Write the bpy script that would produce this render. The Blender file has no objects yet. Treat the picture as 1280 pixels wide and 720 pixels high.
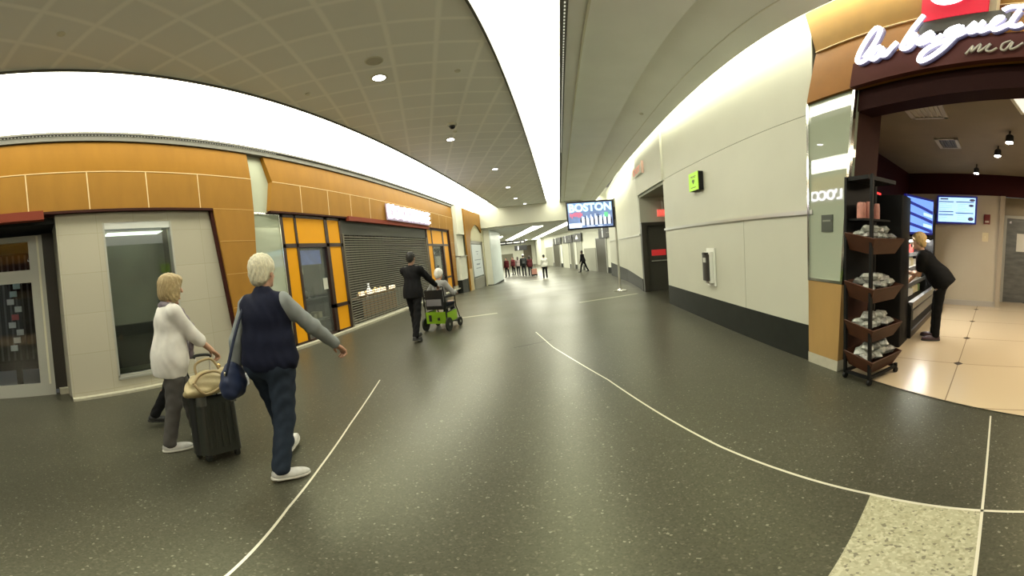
import bpy, math, random
import numpy as np
from mathutils import Vector, Matrix
random.seed(7); np.random.seed(7)
C = bpy.context.scene.collection
PI = math.pi
D2R = PI / 180

# ------------------------------------------------------------------ materials
MATS = {}
def mat(name, col, rough=.5, metal=0., emis=None, es=0., noise=None, bump=None, spec=.5, coat=0., trans=0., alpha=1., sheen=0.):
    if name in MATS: return MATS[name]
    m = bpy.data.materials.new(name); m.use_nodes = True
    nt = m.node_tree; b = nt.nodes['Principled BSDF']
    b.inputs['Base Color'].default_value = (*col, 1)
    b.inputs['Roughness'].default_value = rough
    b.inputs['Metallic'].default_value = metal
    b.inputs['Specular IOR Level'].default_value = spec
    b.inputs['Coat Weight'].default_value = coat
    b.inputs['Coat Roughness'].default_value = .03
    b.inputs['Transmission Weight'].default_value = trans
    b.inputs['Alpha'].default_value = alpha
    b.inputs['Sheen Weight'].default_value = sheen
    if emis:
        b.inputs['Emission Color'].default_value = (*emis, 1); b.inputs['Emission Strength'].default_value = es
    if noise:
        sc, amt = noise[:2]; stretch = noise[2] if len(noise) > 2 else (1, 1, 1)
        tc = nt.nodes.new('ShaderNodeTexCoord'); mp = nt.nodes.new('ShaderNodeMapping')
        mp.inputs['Scale'].default_value = stretch
        n = nt.nodes.new('ShaderNodeTexNoise'); n.inputs['Scale'].default_value = sc; n.inputs['Detail'].default_value = 6
        r = nt.nodes.new('ShaderNodeMapRange'); r.inputs['From Min'].default_value = .25; r.inputs['From Max'].default_value = .75
        r.inputs['To Min'].default_value = 1 - amt; r.inputs['To Max'].default_value = 1 + amt
        mx = nt.nodes.new('ShaderNodeVectorMath'); mx.operation = 'SCALE'
        mx.inputs[0].default_value = col
        L = nt.links.new
        L(tc.outputs['Object'], mp.inputs['Vector']); L(mp.outputs['Vector'], n.inputs['Vector'])
        L(n.outputs['Fac'], r.inputs['Value']); L(r.outputs['Result'], mx.inputs['Scale'])
        L(mx.outputs['Vector'], b.inputs['Base Color'])
        if bump:
            bp = nt.nodes.new('ShaderNodeBump'); bp.inputs['Strength'].default_value = bump; bp.inputs['Distance'].default_value = .01
            L(n.outputs['Fac'], bp.inputs['Height']); L(bp.outputs['Normal'], b.inputs['Normal'])
    MATS[name] = m
    return m

def grid_mat(name, base, line, rot, pitch, origin, width, rough=.6, soft=0., spec=.4, jitter=.06, pitch2=None, swap=None):
    """a flat surface laid out in a rotated square grid (tiles and their joints)"""
    m = bpy.data.materials.new(name); m.use_nodes = True
    nt = m.node_tree; b = nt.nodes['Principled BSDF']; L = nt.links.new
    b.inputs['Roughness'].default_value = rough; b.inputs['Specular IOR Level'].default_value = spec
    tc = nt.nodes.new('ShaderNodeTexCoord'); mp = nt.nodes.new('ShaderNodeMapping'); mp.vector_type = 'TEXTURE'
    mp.inputs['Location'].default_value = origin; mp.inputs['Rotation'].default_value = (0, 0, rot)
    p2 = pitch2 or pitch
    mp.inputs['Scale'].default_value = (pitch, p2, p2)
    sep = nt.nodes.new('ShaderNodeSeparateXYZ')
    L(tc.outputs['Object'], mp.inputs['Vector']); L(mp.outputs['Vector'], sep.inputs[0])
    ax = swap or ('X', 'Y')
    outs = []
    for a in ax:
        pp = nt.nodes.new('ShaderNodeMath'); pp.operation = 'PINGPONG'; pp.inputs[1].default_value = .5
        L(sep.outputs[a], pp.inputs[0]); outs.append(pp)
    mn = nt.nodes.new('ShaderNodeMath'); mn.operation = 'MINIMUM'
    L(outs[0].outputs[0], mn.inputs[0]); L(outs[1].outputs[0], mn.inputs[1])
    r = nt.nodes.new('ShaderNodeMapRange'); w = width / pitch / 2
    r.inputs['From Min'].default_value = w * (1 - soft); r.inputs['From Max'].default_value = w * (1 + soft) + 1e-4
    L(mn.outputs[0], r.inputs['Value'])
    fl = nt.nodes.new('ShaderNodeVectorMath'); fl.operation = 'FLOOR'; L(mp.outputs['Vector'], fl.inputs[0])
    wn = nt.nodes.new('ShaderNodeTexWhiteNoise'); L(fl.outputs[0], wn.inputs['Vector'])
    jr = nt.nodes.new('ShaderNodeMapRange'); jr.inputs['To Min'].default_value = 1 - jitter; jr.inputs['To Max'].default_value = 1 + jitter
    L(wn.outputs['Value'], jr.inputs['Value'])
    vm = nt.nodes.new('ShaderNodeVectorMath'); vm.operation = 'SCALE'; vm.inputs[0].default_value = base
    L(jr.outputs[0], vm.inputs['Scale'])
    mx = nt.nodes.new('ShaderNodeMix'); mx.data_type = 'RGBA'
    L(r.outputs[0], mx.inputs[0]); mx.inputs[6].default_value = (*line, 1); L(vm.outputs[0], mx.inputs[7])
    L(mx.outputs[2], b.inputs['Base Color'])
    MATS[name] = m
    return m, nt, b, mp, mx

# ------------------------------------------------------------------ mesh building
class MB:
    def __init__(s, M=None): s.v = []; s.f = []; s.M = M or Matrix()
    def add(s, vs, fs):
        o = len(s.v); s.v += [tuple(s.M @ Vector(v)) for v in vs]; s.f += [tuple(i + o for i in f) for f in fs]; return s
    def box(s, x0, x1, y0, y1, z0, z1):
        vs = [(x, y, z) for z in (z0, z1) for y in (y0, y1) for x in (x0, x1)]
        return s.add(vs, [(0, 2, 3, 1), (4, 5, 7, 6), (0, 1, 5, 4), (2, 6, 7, 3), (0, 4, 6, 2), (1, 3, 7, 5)])
    def bev(s, x0, x1, y0, y1, z0, z1, r=.01, seg=3):
        """box with its vertical and horizontal edges rounded (superellipse rings)"""
        rings = []
        def ring(z, k):
            out = []
            for cx, cy, a0 in ((x1 - r, y1 - r, 0), (x0 + r, y1 - r, 90), (x0 + r, y0 + r, 180), (x1 - r, y0 + r, 270)):
                for i in range(seg + 1):
                    a = (a0 + 90 * i / seg) * D2R; out.append((cx + r * k * math.cos(a), cy + r * k * math.sin(a), z))
            return out
        for i in range(seg + 1):
            a = i / seg * PI / 2; rings.append(ring(z0 + r * (1 - math.sin(a)), math.cos(PI / 2 - a) if i else 0.02))
        for i in range(seg, -1, -1):
            a = i / seg * PI / 2; rings.append(ring(z1 - r * (1 - math.sin(a)), math.cos(PI / 2 - a) if i else 0.02))
        n = len(rings[0]); vs = [p for q in rings for p in q]; fs = []
        for j in range(len(rings) - 1):
            for i in range(n): fs.append((j * n + i, j * n + (i + 1) % n, (j + 1) * n + (i + 1) % n, (j + 1) * n + i))
        fs.append(tuple(reversed(range(n)))); fs.append(tuple(range((len(rings) - 1) * n, len(rings) * n)))
        return s.add(vs, fs)
    def prism(s, poly, axis, a, b):
        """extrude a 2-D polygon along an axis ('x': poly is (y,z); 'y': (x,z); 'z': (x,y))"""
        def p(q, t): return {'x': (t, q[0], q[1]), 'y': (q[0], t, q[1]), 'z': (q[0], q[1], t)}[axis]
        n = len(poly); vs = [p(q, a) for q in poly] + [p(q, b) for q in poly]
        fs = [tuple(range(n)), tuple(reversed(range(n, 2 * n)))] + [(i, i + n, (i + 1) % n + n, (i + 1) % n) for i in range(n)]
        return s.add(vs, fs)
    def quad(s, *p): return s.add(p, [tuple(range(len(p)))])
    def tube(s, pts, r, seg=10, cap=True):
        pts = [Vector(p) for p in pts]; rs = r if hasattr(r, '__len__') else [r] * len(pts)
        vs = []; fs = []; n = len(pts); prev = None
        for i, p in enumerate(pts):
            t = (pts[min(i + 1, n - 1)] - pts[max(i - 1, 0)]).normalized()
            u = prev if prev is not None else (Vector((0, 0, 1)) if abs(t.z) < .9 else Vector((1, 0, 0)))
            u = (u - t * u.dot(t)).normalized(); w = t.cross(u); prev = u
            for k in range(seg):
                a = 2 * PI * k / seg; vs.append(p + (u * math.cos(a) + w * math.sin(a)) * rs[i])
        for i in range(n - 1):
            for k in range(seg): fs.append((i * seg + k, i * seg + (k + 1) % seg, (i + 1) * seg + (k + 1) % seg, (i + 1) * seg + k))
        if cap: fs += [tuple(reversed(range(seg))), tuple(range((n - 1) * seg, n * seg))]
        return s.add(vs, fs)
    def lathe(s, prof, c=(0, 0, 0), seg=24, axis='z', squash=(1, 1)):
        vs = []; fs = []
        for r, h in prof:
            for k in range(seg):
                a = 2 * PI * k / seg; x, y = r * math.cos(a) * squash[0], r * math.sin(a) * squash[1]
                q = {'z': (x, y, h), 'x': (h, x, y), 'y': (x, h, y)}[axis]
                vs.append((c[0] + q[0], c[1] + q[1], c[2] + q[2]))
        n = len(prof)
        for j in range(n - 1):
            for k in range(seg): fs.append((j * seg + k, j * seg + (k + 1) % seg, (j + 1) * seg + (k + 1) % seg, (j + 1) * seg + k))
        fs += [tuple(reversed(range(seg))), tuple(range((n - 1) * seg, n * seg))]
        return s.add(vs, fs)
    def ball(s, c, r, seg=16, rings=10):
        rr = r if hasattr(r, '__len__') else (r, r, r); vs = [(c[0], c[1], c[2] - rr[2])]; fs = []
        for j in range(1, rings):
            t = PI * j / rings
            for k in range(seg):
                a = 2 * PI * k / seg; vs.append((c[0] + rr[0] * math.sin(t) * math.cos(a), c[1] + rr[1] * math.sin(t) * math.sin(a), c[2] - rr[2] * math.cos(t)))
        vs.append((c[0], c[1], c[2] + rr[2])); e = len(vs) - 1
        for k in range(seg): fs.append((0, 1 + (k + 1) % seg, 1 + k))
        for j in range(rings - 2):
            for k in range(seg):
                a = 1 + j * seg; fs.append((a + k, a + (k + 1) % seg, a + seg + (k + 1) % seg, a + seg + k))
        a = 1 + (rings - 2) * seg
        for k in range(seg): fs.append((a + k, a + (k + 1) % seg, e))
        return s.add(vs, fs)
    def build(s, name, m, parent=None, smooth=False, **props):
        me = bpy.data.meshes.new(name); me.from_pydata(s.v, [], s.f); me.validate()
        import bmesh
        bm = bmesh.new(); bm.from_mesh(me); bmesh.ops.recalc_face_normals(bm, faces=bm.faces); bm.to_mesh(me); bm.free()
        o = bpy.data.objects.new(name, me); C.objects.link(o); me.materials.append(m)
        if smooth:
            me.polygons.foreach_set('use_smooth', [True] * len(me.polygons))
            if smooth != 'all': me.set_sharp_from_angle(angle=40 * D2R)
        if parent: o.parent = parent
        for k, v in props.items(): o[k] = v
        return o

def tag(o, label, cat, group=None):
    o['label'] = label; o['category'] = cat
    if group: o['group'] = group
    return o
def thing(name, label, cat, loc=(0, 0, 0), rz=0, group=None):
    o = bpy.data.objects.new(name, None); C.objects.link(o); o.location = loc; o.rotation_euler = (0, 0, rz)
    o.empty_display_size = .1
    return tag(o, label, cat, group)
def struct(o): o['kind'] = 'structure'; return o
def copy_thing(r, loc, rz=None, label=None, group=None):
    q = r.copy(); C.objects.link(q); q.location = loc
    if rz is not None: q.rotation_euler = (0, 0, rz)
    if label: q['label'] = label
    if group: q['group'] = group
    for ch in list(r.children):
        c = ch.copy(); C.objects.link(c); c.parent = q
        for g in list(ch.children):
            d = g.copy(); C.objects.link(d); d.parent = c
    return q

def text_obj(s, name, size, m, M, parent=None, extrude=.01, bevel=0, align='CENTER', bold=0., width=None):
    cu = bpy.data.curves.new(name, 'FONT'); cu.body = s; cu.size = size; cu.extrude = extrude; cu.align_x = align; cu.align_y = 'CENTER'
    cu.offset = bold; cu.bevel_depth = bevel; cu.resolution_u = 4
    t = bpy.data.objects.new(name, cu); C.objects.link(t)
    dg = bpy.context.evaluated_depsgraph_get(); dg.update()
    me = bpy.data.meshes.new_from_object(t.evaluated_get(dg))
    bpy.data.objects.remove(t); bpy.data.curves.remove(cu)
    if width:
        xs = [v.co.x for v in me.vertices]; k = width / (max(xs) - min(xs)); me.transform(Matrix.Diagonal((k, 1, 1, 1)))
    me.transform(M)
    me.name = name; me.materials.clear(); me.materials.append(m)
    o = bpy.data.objects.new(name, me); C.objects.link(o)
    if parent: o.parent = parent
    return o
def face_matrix(origin, right, up):
    r = Vector(right).normalized(); u = Vector(up).normalized(); n = r.cross(u)
    return Matrix(((r.x, u.x, n.x, origin[0]), (r.y, u.y, n.y, origin[1]), (r.z, u.z, n.z, origin[2]), (0, 0, 0, 1)))
def fz(y): return 0. if y < 11 else max(-.55, -.55 * (y - 11) / 13)

def smooth_path(pts, n=6):
    """Catmull-Rom through the points"""
    P = [Vector(p) for p in pts]; out = []
    for i in range(len(P) - 1):
        a, b, c, d = P[max(i - 1, 0)], P[i], P[i + 1], P[min(i + 2, len(P) - 1)]
        for k in range(n):
            t = k / n
            out.append(.5 * ((2 * b) + (c - a) * t + (2 * a - 5 * b + 4 * c - d) * t * t + (3 * b - a - 3 * c + d) * t ** 3))
    out.append(P[-1]); return out
# ------------------------------------------------------------------ figures: smooth signed-distance bodies turned into one surface
def surface_nets(vals, lo, h):
    s = vals < 0
    nx, ny, nz = vals.shape
    c = np.zeros((nx - 1, ny - 1, nz - 1), np.int8)
    for i in (0, 1):
        for j in (0, 1):
            for k in (0, 1): c += s[i:nx - 1 + i, j:ny - 1 + j, k:nz - 1 + k]
    act = (c > 0) & (c < 8)
    idx = -np.ones(act.shape, np.int64); ii = np.argwhere(act); idx[act] = np.arange(len(ii))
    acc = np.zeros((len(ii), 3)); cnt = np.zeros(len(ii))
    cor = [(i, j, k) for i in (0, 1) for j in (0, 1) for k in (0, 1)]
    V = {q: vals[ii[:, 0] + q[0], ii[:, 1] + q[1], ii[:, 2] + q[2]] for q in cor}
    for a in cor:
        for ax in range(3):
            if a[ax] == 0:
                b = list(a); b[ax] = 1; b = tuple(b)
                va, vb = V[a], V[b]; x = (va < 0) != (vb < 0)
                t = np.where(x, va / np.where(np.abs(va - vb) < 1e-12, 1, va - vb), 0)
                p = np.tile(np.array(a, float), (len(ii), 1)); p[:, ax] += t
                acc[x] += p[x]; cnt[x] += 1
    verts = lo + (ii + acc / cnt[:, None]) * h
    quads = []
    for ax in range(3):
        u, v = [(1, 2), (2, 0), (0, 1)][ax]
        sl0 = [slice(None)] * 3; sl1 = [slice(None)] * 3
        sl0[ax] = slice(0, -1); sl1[ax] = slice(1, None)
        d = s[tuple(sl0)] != s[tuple(sl1)]
        e = np.argwhere(d)
        m = (e[:, u] > 0) & (e[:, v] > 0) & (e[:, u] < vals.shape[u] - 1) & (e[:, v] < vals.shape[v] - 1)
        e = e[m]; flip = s[tuple(e.T)]
        def cell(du, dv):
            q = e.copy(); q[:, u] -= du; q[:, v] -= dv; return idx[tuple(q.T)]
        q = np.stack([cell(1, 1), cell(0, 1), cell(0, 0), cell(1, 0)], 1)
        q[~flip] = q[~flip][:, ::-1]
        quads.append(q)
    return verts, np.concatenate(quads)

class Sdf:
    def __init__(s): s.P = []; s.cuts = []; s.disp = None
    def cone(s, a, b, ra, rb, k=.02): s.P.append(('c', np.array(a, float), np.array(b, float), ra, rb, k)); return s
    def ell(s, c, r, R=None, k=.02): s.P.append(('e', np.array(c, float), np.array(r, float), np.eye(3) if R is None else np.array(R, float), k)); return s
    def cut(s, p, n, k=0.): s.cuts.append((np.array(p, float), np.array(n, float) / np.linalg.norm(n), k)); return s
    def build(s, name, m, parent, vox=.007):
        los, his = [], []
        for p in s.P:
            if p[0] == 'c':
                r = max(p[3], p[4]); los.append(np.minimum(p[1], p[2]) - r); his.append(np.maximum(p[1], p[2]) + r)
            else: r = max(p[2]); los.append(p[1] - r); his.append(p[1] + r)
        lo = np.min(los, 0) - 4 * vox; hi = np.max(his, 0) + 4 * vox
        n = np.ceil((hi - lo) / vox).astype(int) + 1
        F = np.full(n, .2, np.float32)
        for p, l, h in zip(s.P, los, his):
            mrg = p[-1] * 1.2 + 3 * vox
            a = np.maximum(((l - mrg - lo) / vox).astype(int), 0); b = np.minimum(((h + mrg - lo) / vox).astype(int) + 2, n)
            X = [lo[i] + np.arange(a[i], b[i]) * vox for i in range(3)]
            x, y, z = X[0][:, None, None], X[1][None, :, None], X[2][None, None, :]
            if p[0] == 'c':
                A, ba = p[1], p[2] - p[1]; L2 = max(ba @ ba, 1e-9)
                dx, dy, dz = x - A[0], y - A[1], z - A[2]
                t = np.clip((dx * ba[0] + dy * ba[1] + dz * ba[2]) / L2, 0, 1)
                d = np.sqrt((dx - t * ba[0]) ** 2 + (dy - t * ba[1]) ** 2 + (dz - t * ba[2]) ** 2) - (p[3] + (p[4] - p[3]) * t)
            else:
                R = p[3]; dx, dy, dz = x - p[1][0], y - p[1][1], z - p[1][2]
                q = [(R[i][0] * dx + R[i][1] * dy + R[i][2] * dz) / p[2][i] for i in range(3)]
                k0 = np.sqrt(q[0] ** 2 + q[1] ** 2 + q[2] ** 2)
                k1 = np.sqrt((q[0] / p[2][0]) ** 2 + (q[1] / p[2][1]) ** 2 + (q[2] / p[2][2]) ** 2)
                d = np.where(k1 > 1e-9, k0 * (k0 - 1) / np.maximum(k1, 1e-9), -min(p[2]))
            sl = tuple(slice(a[i], b[i]) for i in range(3)); f = F[sl]; k = p[-1]
            hh = np.clip(.5 + .5 * (f - d) / k, 0, 1)
            F[sl] = f * (1 - hh) + d * hh - k * hh * (1 - hh)
        X = [lo[i] + np.arange(n[i]) * vox for i in range(3)]
        x, y, z = X[0][:, None, None], X[1][None, :, None], X[2][None, None, :]
        if s.disp: F = F + s.disp(x, y, z)
        for p, nn, k in s.cuts:
            F = np.maximum(F, ((x - p[0]) * nn[0] + (y - p[1]) * nn[1] + (z - p[2]) * nn[2]))
        v, q = surface_nets(F, lo, vox)
        me = bpy.data.meshes.new(name); me.from_pydata(v.tolist(), [], q.tolist()); me.update()
        me.polygons.foreach_set('use_smooth', [True] * len(me.polygons)); me.materials.append(m)
        o = bpy.data.objects.new(name, me); C.objects.link(o); o.parent = parent
        return o

def unit(v): v = np.array(v, float); return v / np.linalg.norm(v)
def ik(a, t, l1, l2, pole):
    a = np.array(a, float); t = np.array(t, float); d = t - a; L = np.linalg.norm(d); L = min(L, (l1 + l2) * .995); u = unit(d)
    x = (l1 * l1 - l2 * l2 + L * L) / (2 * L); y = math.sqrt(max(l1 * l1 - x * x, 0))
    w = np.array(pole, float); w = w - u * (w @ u); w = unit(w)
    e = a + u * x + w * y
    return e, a + u * L

def person(name, label, loc, yaw, H=1.68, vox=.0075, female=True, fat=1., lean=0., head=(0, 0), legs=((15, 8), (-14, 12)), arms=None,
           skin=(.5, .3, .2), hair=('short', (.05, .04, .03)), top=((.02, .02, .02), 'long', -.04, .018), vest=None, pants=((.02, .02, .025), 1.), shoes=((.03, .03, .03), (.03, .03, .03)),
           scarf=None, seat=None, group=None, toes=((0, 0), (0, 0)), cap=None):
    """legs: (hip flexion, knee flexion) for right then left; arms: dict r/l -> ('ang', flex, abduct, elbow) or ('to', point, pole)"""
    k = H / 1.7
    t = thing(name, label, 'person', loc, yaw, group)
    up = np.array([0, math.sin(lean * D2R), math.cos(lean * D2R)]); fw = np.array([0, math.cos(lean * D2R), -math.sin(lean * D2R)]); rt = np.array([1., 0, 0])
    P0 = np.zeros(3)
    T = lambda r, f, u: P0 + (rt * r + fw * f + up * u) * k
    # legs
    J = {}; low = 0
    for s_, (hf, kf), (fpitch, fout) in ((1, legs[0], toes[0]), (-1, legs[1], toes[1])):
        hip = P0 + np.array([s_ * .088, 0, -.03]) * k
        a = hf * D2R; d1 = unit([s_ * .02, math.sin(a), -math.cos(a)]); kn = hip + d1 * .415 * k
        a2 = (hf - kf) * D2R; d2 = unit([0, math.sin(a2), -math.cos(a2)]); an = kn + d2 * .405 * k
        fo = fout * D2R * s_; fd = np.array([math.sin(fo), math.cos(fo), 0]) * math.cos(fpitch * D2R) - np.array([0, 0, math.sin(fpitch * D2R)])
        fu = unit(np.array([0, 0, 1.]) - fd * fd[2])
        heel = an - fu * .075 * k - fd * .045 * k; toe = an - fu * .075 * k + fd * .20 * k
        J[s_] = (hip, kn, an, fd, fu); low = min(low, heel[2], toe[2])
    dz = np.array([0, 0, -low if seat is None else seat])
    J = {s_: (a + dz, b + dz, c + dz, d, e) for s_, (a, b, c, d, e) in J.items()}
    P0 = P0 + dz
    neck = T(0, -.005, .50)
    hp, hy = head
    ha = (lean * .5 + hp) * D2R
    hu = unit(np.array([0, math.sin(ha), math.cos(ha)]))
    hf_ = np.array([-math.sin(hy * D2R), math.cos(hy * D2R), 0]); hf_ = unit(hf_ - hu * (hf_ @ hu)); hr = np.cross(hf_, hu)
    Hc = neck + hu * .165 * k + hf_ * .02 * k
    HR = np.array([hr, hf_, hu]); TR = np.array([rt, fw, up])
    Hd = lambda r, f, u: Hc + (hr * r + hf_ * f + hu * u) * k
    arms = arms or {}
    A = {}
    sw = .165 if female else .185
    for s_, key in ((1, 'r'), (-1, 'l')):
        sh = T(s_ * sw, 0, .435)
        spec_ = arms.get(key, ('ang', 5, 6, 12))
        if spec_[0] == 'ang':
            _, fl, ab, el = spec_
            a = (fl) * D2R; d1 = unit([s_ * math.sin(ab * D2R), math.sin(a) * math.cos(ab * D2R), -math.cos(a) * math.cos(ab * D2R)])
            e = sh + d1 * .29 * k; a2 = (fl + el) * D2R; d2 = unit([s_ * math.sin(ab * .6 * D2R), math.sin(a2), -math.cos(a2)]); w = e + d2 * .25 * k
        else:
            e, w = ik(sh, spec_[1], .29 * k, .25 * k, spec_[2])
        A[s_] = (sh, e, w)
    # ---- body, one surface
    b = Sdf()
    fm = fat
    tors = [((0, 0, .02), (.158 * fm, .112 * fm, .12)), ((0, .0, .16), (.135 * fm, .10 * fm, .14)), ((0, .005, .33), (.15 * (fm * .5 + .5), .112 * fm, .17))]
    for c, r in tors: b.ell(T(*c), np.array(r) * k, TR, .05)
    b.cone(T(-sw + .03, 0, .435), T(sw - .03, 0, .435), .055 * k, .055 * k, .05)
    b.cone(T(0, -.01, .44), neck + hu * .07 * k, .058 * k, .05 * k, .03)
    b.ell(Hd(0, -.012, .03), np.array([.074, .093, .092]) * k, HR, .02); b.ell(Hd(0, .022, -.045), np.array([.056, .066, .068]) * k, HR, .03)
    b.cone(Hd(0, .092, .012), Hd(0, .108, -.022), .008 * k, .014 * k, .012); b.ell(Hd(0, .075, -.088), np.array([.022, .02, .018]) * k, HR, .02)
    for s_ in (1, -1):
        b.ell(Hd(s_ * .076, -.005, -.01), np.array([.010, .019, .031]) * k, HR, .006)
        b.ell(Hd(s_ * .032, .078, .025), np.array([.02, .012, .007]) * k, HR, .01)
        hip, kn, an, fd, fu = J[s_]; sh, e, w = A[s_]
        b.cone(hip, kn, .066 * k * fm, .044 * k, .03); b.cone(kn, an, .042 * k, .032 * k, .02); b.ell(kn * .68 + an * .32 - fd * .010 * k, np.array([.038, .038, .09]) * k, None, .03)
        b.cone(an - fu * .04 * k - fd * .02 * k, an - fu * .05 * k + fd * .13 * k, .036 * k, .026 * k, .02)
        b.cone(sh, e, .047 * k, .038 * k, .03); b.cone(e, w, .037 * k, .026 * k, .02)
        # hand
        f = unit(w - e); spec_ = arms.get('r' if s_ == 1 else 'l', ('ang',))
        grip = spec_[0] == 'to'
        nrm = unit(np.cross(f, [0, 0, 1.]) * (-s_) if abs(f[2]) < .9 else np.array([-s_, 0, 0.]))   # palm faces inwards
        if grip: nrm = unit(np.array([0, 0, -1.]) - f * (-f[2]))
        side = unit(np.cross(nrm, f)); 
        thumbside = side if (side @ (np.array([0, 1., 0]) if not grip else np.array([-s_, 0, 0.]))) > 0 else -side
        R3 = np.array([thumbside, f, nrm]); Q = lambda a_, b_, c_: w + (thumbside * a_ + f * b_ + nrm * c_) * k
        b.ell(Q(0, .05, .002), np.array([.042, .058, .018]) * k, R3, .015)
        curl = 62 if grip else 22
        for i, (off, ln) in enumerate(((.031, .072), (.010, .08), (-.011, .075), (-.031, .06))):
            p0 = Q(off, .088, 0); c1 = curl * D2R * .6; d1 = f * math.cos(c1) + nrm * math.sin(c1)
            c2 = curl * D2R * 1.7; d2 = f * math.cos(c2) + nrm * math.sin(c2); p1 = p0 + d1 * ln * .5 * k; p2 = p1 + d2 * ln * .5 * k
            b.cone(p0, p1, .0095 * k, .0085 * k, .003); b.cone(p1, p2, .0085 * k, .007 * k, .003)
        p0 = Q(.034, .03, .008); p1 = Q(.058, .058, .020); p2 = Q(.060, .085, .030)
        b.cone(p0, p1, .014 * k, .011 * k, .008); b.cone(p1, p2, .011 * k, .008 * k, .004)
    sk = mat('skin_%.2f_%.2f' % (skin[0], skin[1]), skin, .55, noise=(14, .08))
    b.build('body', sk, t, vox)
    # face
    eye = mat('eye_white', (.75, .73, .7), .25); iris = mat('iris', (.03, .02, .015), .2); lip = mat('lip', (skin[0] * .85, skin[1] * .5, skin[2] * .5), .5)
    for s_ in (1, -1):
        c = Hd(s_ * .031, .066, .008); ob = MB().ball(c, .0135 * k, 10, 8).build('eye', eye, t, True)
        MB().ball(c + hf_ * .009 * k, .0065 * k, 8, 6).build('iris', iris, ob, True)
    mo = Sdf().cone(Hd(-.02, .079, -.052), Hd(.02, .079, -.052), .006 * k, .006 * k, .003).cone(Hd(-.014, .079, -.058), Hd(.014, .079, -.058), .006 * k, .006 * k, .003)
    mo.build('mouth', lip, t, .003 if vox < .009 else .005)
    # hair
    hm = mat('hair_%.2f_%.2f_%.2f' % hair[1], hair[1], .6, noise=(60, .35, (3, 3, .5)), bump=.6)
    hs = Sdf(); st = hair[0]
    if st == 'short':
        hs.ell(Hd(0, -.022, .036), np.array([.083, .098, .098]) * k, HR, .02); hs.ell(Hd(0, -.06, -.02), np.array([.066, .05, .07]) * k, HR, .03)
        hs.cut(Hd(0, .045, .03), hf_ - hu * .55)
    elif st == 'puff':
        hs.ell(Hd(0, -.022, .042), np.array([.096, .112, .108]) * k, HR, .02); hs.ell(Hd(0, -.06, -.03), np.array([.078, .06, .075]) * k, HR, .03)
        hs.cut(Hd(0, .05, .03), hf_ - hu * .55)
    elif st == 'bob':
        hs.ell(Hd(0, -.02, .04), np.array([.104, .116, .105]) * k, HR, .02); hs.ell(Hd(.0, -.055, -.045), np.array([.098, .07, .095]) * k, HR, .04)
        for s_ in (1, -1): hs.ell(Hd(s_ * .075, .022, -.045), np.array([.034, .058, .095]) * k, HR, .03)
        hs.ell(Hd(0, .055, .085), np.array([.075, .05, .04]) * k, HR, .03)
    elif st == 'long':
        hs.ell(Hd(0, -.02, .04), np.array([.09, .106, .1]) * k, HR, .02); hs.ell(Hd(0, -.075, -.10), np.array([.085, .05, .16]) * k, HR, .04)
        hs.cut(Hd(0, .05, .03), hf_ - hu * .5)
    w1 = 140
    hs.disp = lambda x, y, z: .004 * np.sin(x * w1 + 2 * np.sin(z * 30)) * np.sin(y * w1 * .9 + 1.3 + 2 * np.cos(z * 25))
    hs.build('hair', hm, t, min(vox, .007) if vox < .009 else .01)
    if cap:
        cs = Sdf().ell(Hd(0, -.012, .06), np.array([.094, .108, .092]) * k, HR, .01).cut(Hd(0, 0, .05), -hu)
        cs.cone(Hd(-.04, .10, .055), Hd(.04, .10, .055), .02 * k, .02 * k, .03); cs.build('cap', mat('cap', cap, .8), t, .01)
    # ---- clothes
    tc, sl, hem, inf = top
    tm = mat('cloth_%.3f_%.3f_%.3f' % tc, tc, .85, spec=.12, noise=(9, .12), bump=.25)
    s1 = Sdf(); i = inf
    s1.ell(T(0, 0, .02), np.array([.158 * fm + i * 1.2, .112 * fm + i * 1.3, .15]) * k, TR, .06)
    s1.ell(T(0, 0, .16), np.array([.135 * fm + i * 1.4, .10 * fm + i * 1.4, .16]) * k, TR, .06)
    s1.ell(T(0, .005, .33), np.array([.15 * (fm * .5 + .5) + i, .112 * fm + i, .17 + i]) * k, TR, .05)
    s1.cone(T(-sw + .02, 0, .435), T(sw - .02, 0, .435), (.055 + i) * k, (.055 + i) * k, .05)
    s1.cone(T(0, -.008, .44), T(0, -.008, .49), .07 * k, .058 * k, .03)
    if female:
        for s_ in (1, -1): s1.ell(T(s_ * .07, .085 * fm, .31), np.array([.07, .06, .07]) * k * fm, TR, .05)
    if hem < -.06:
        s1.ell(T(0, -.008, -.02), np.array([.163 * fm + i * 1.3, .127 * fm + i * 1.5, .30]) * k, TR, .05)
        s1.ell(T(0, -.06, -.05), np.array([.125 * fm, .075 * fm, .20]) * k, TR, .05)
    for s_ in (1, -1):
        sh, e, w = A[s_]; j = i * .7
        if sl == 'long': s1.cone(sh, e, (.05 + j) * k, (.043 + j) * k, .035); s1.cone(e, e + (w - e) * .93, (.043 + j) * k, (.031 + j) * k, .02)
        elif sl == 'mid': s1.cone(sh, e, (.052 + j) * k, (.05 + j) * k, .035); s1.cone(e, e + (w - e) * .35, (.05 + j) * k, (.05 + j) * k, .02)
        elif sl == 'short': s1.cone(sh, sh + (e - sh) * .62, (.052 + j) * k, (.052 + j) * k, .035)
    s1.cut(T(0, 0, hem), -up)
    fa = .0045 if vox < .009 else .003
    s1.disp = lambda x, y, z: fa * .8 * np.sin(x * 62 + y * 48 + z * 9 + 1.8 * np.sin(z * 14)) * np.sin(z * 11 + 2 * np.sin(x * 9 + y * 7))
    s1.build('shirt' if vest or sl == 'mid' else 'top', tm, t, vox)
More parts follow.
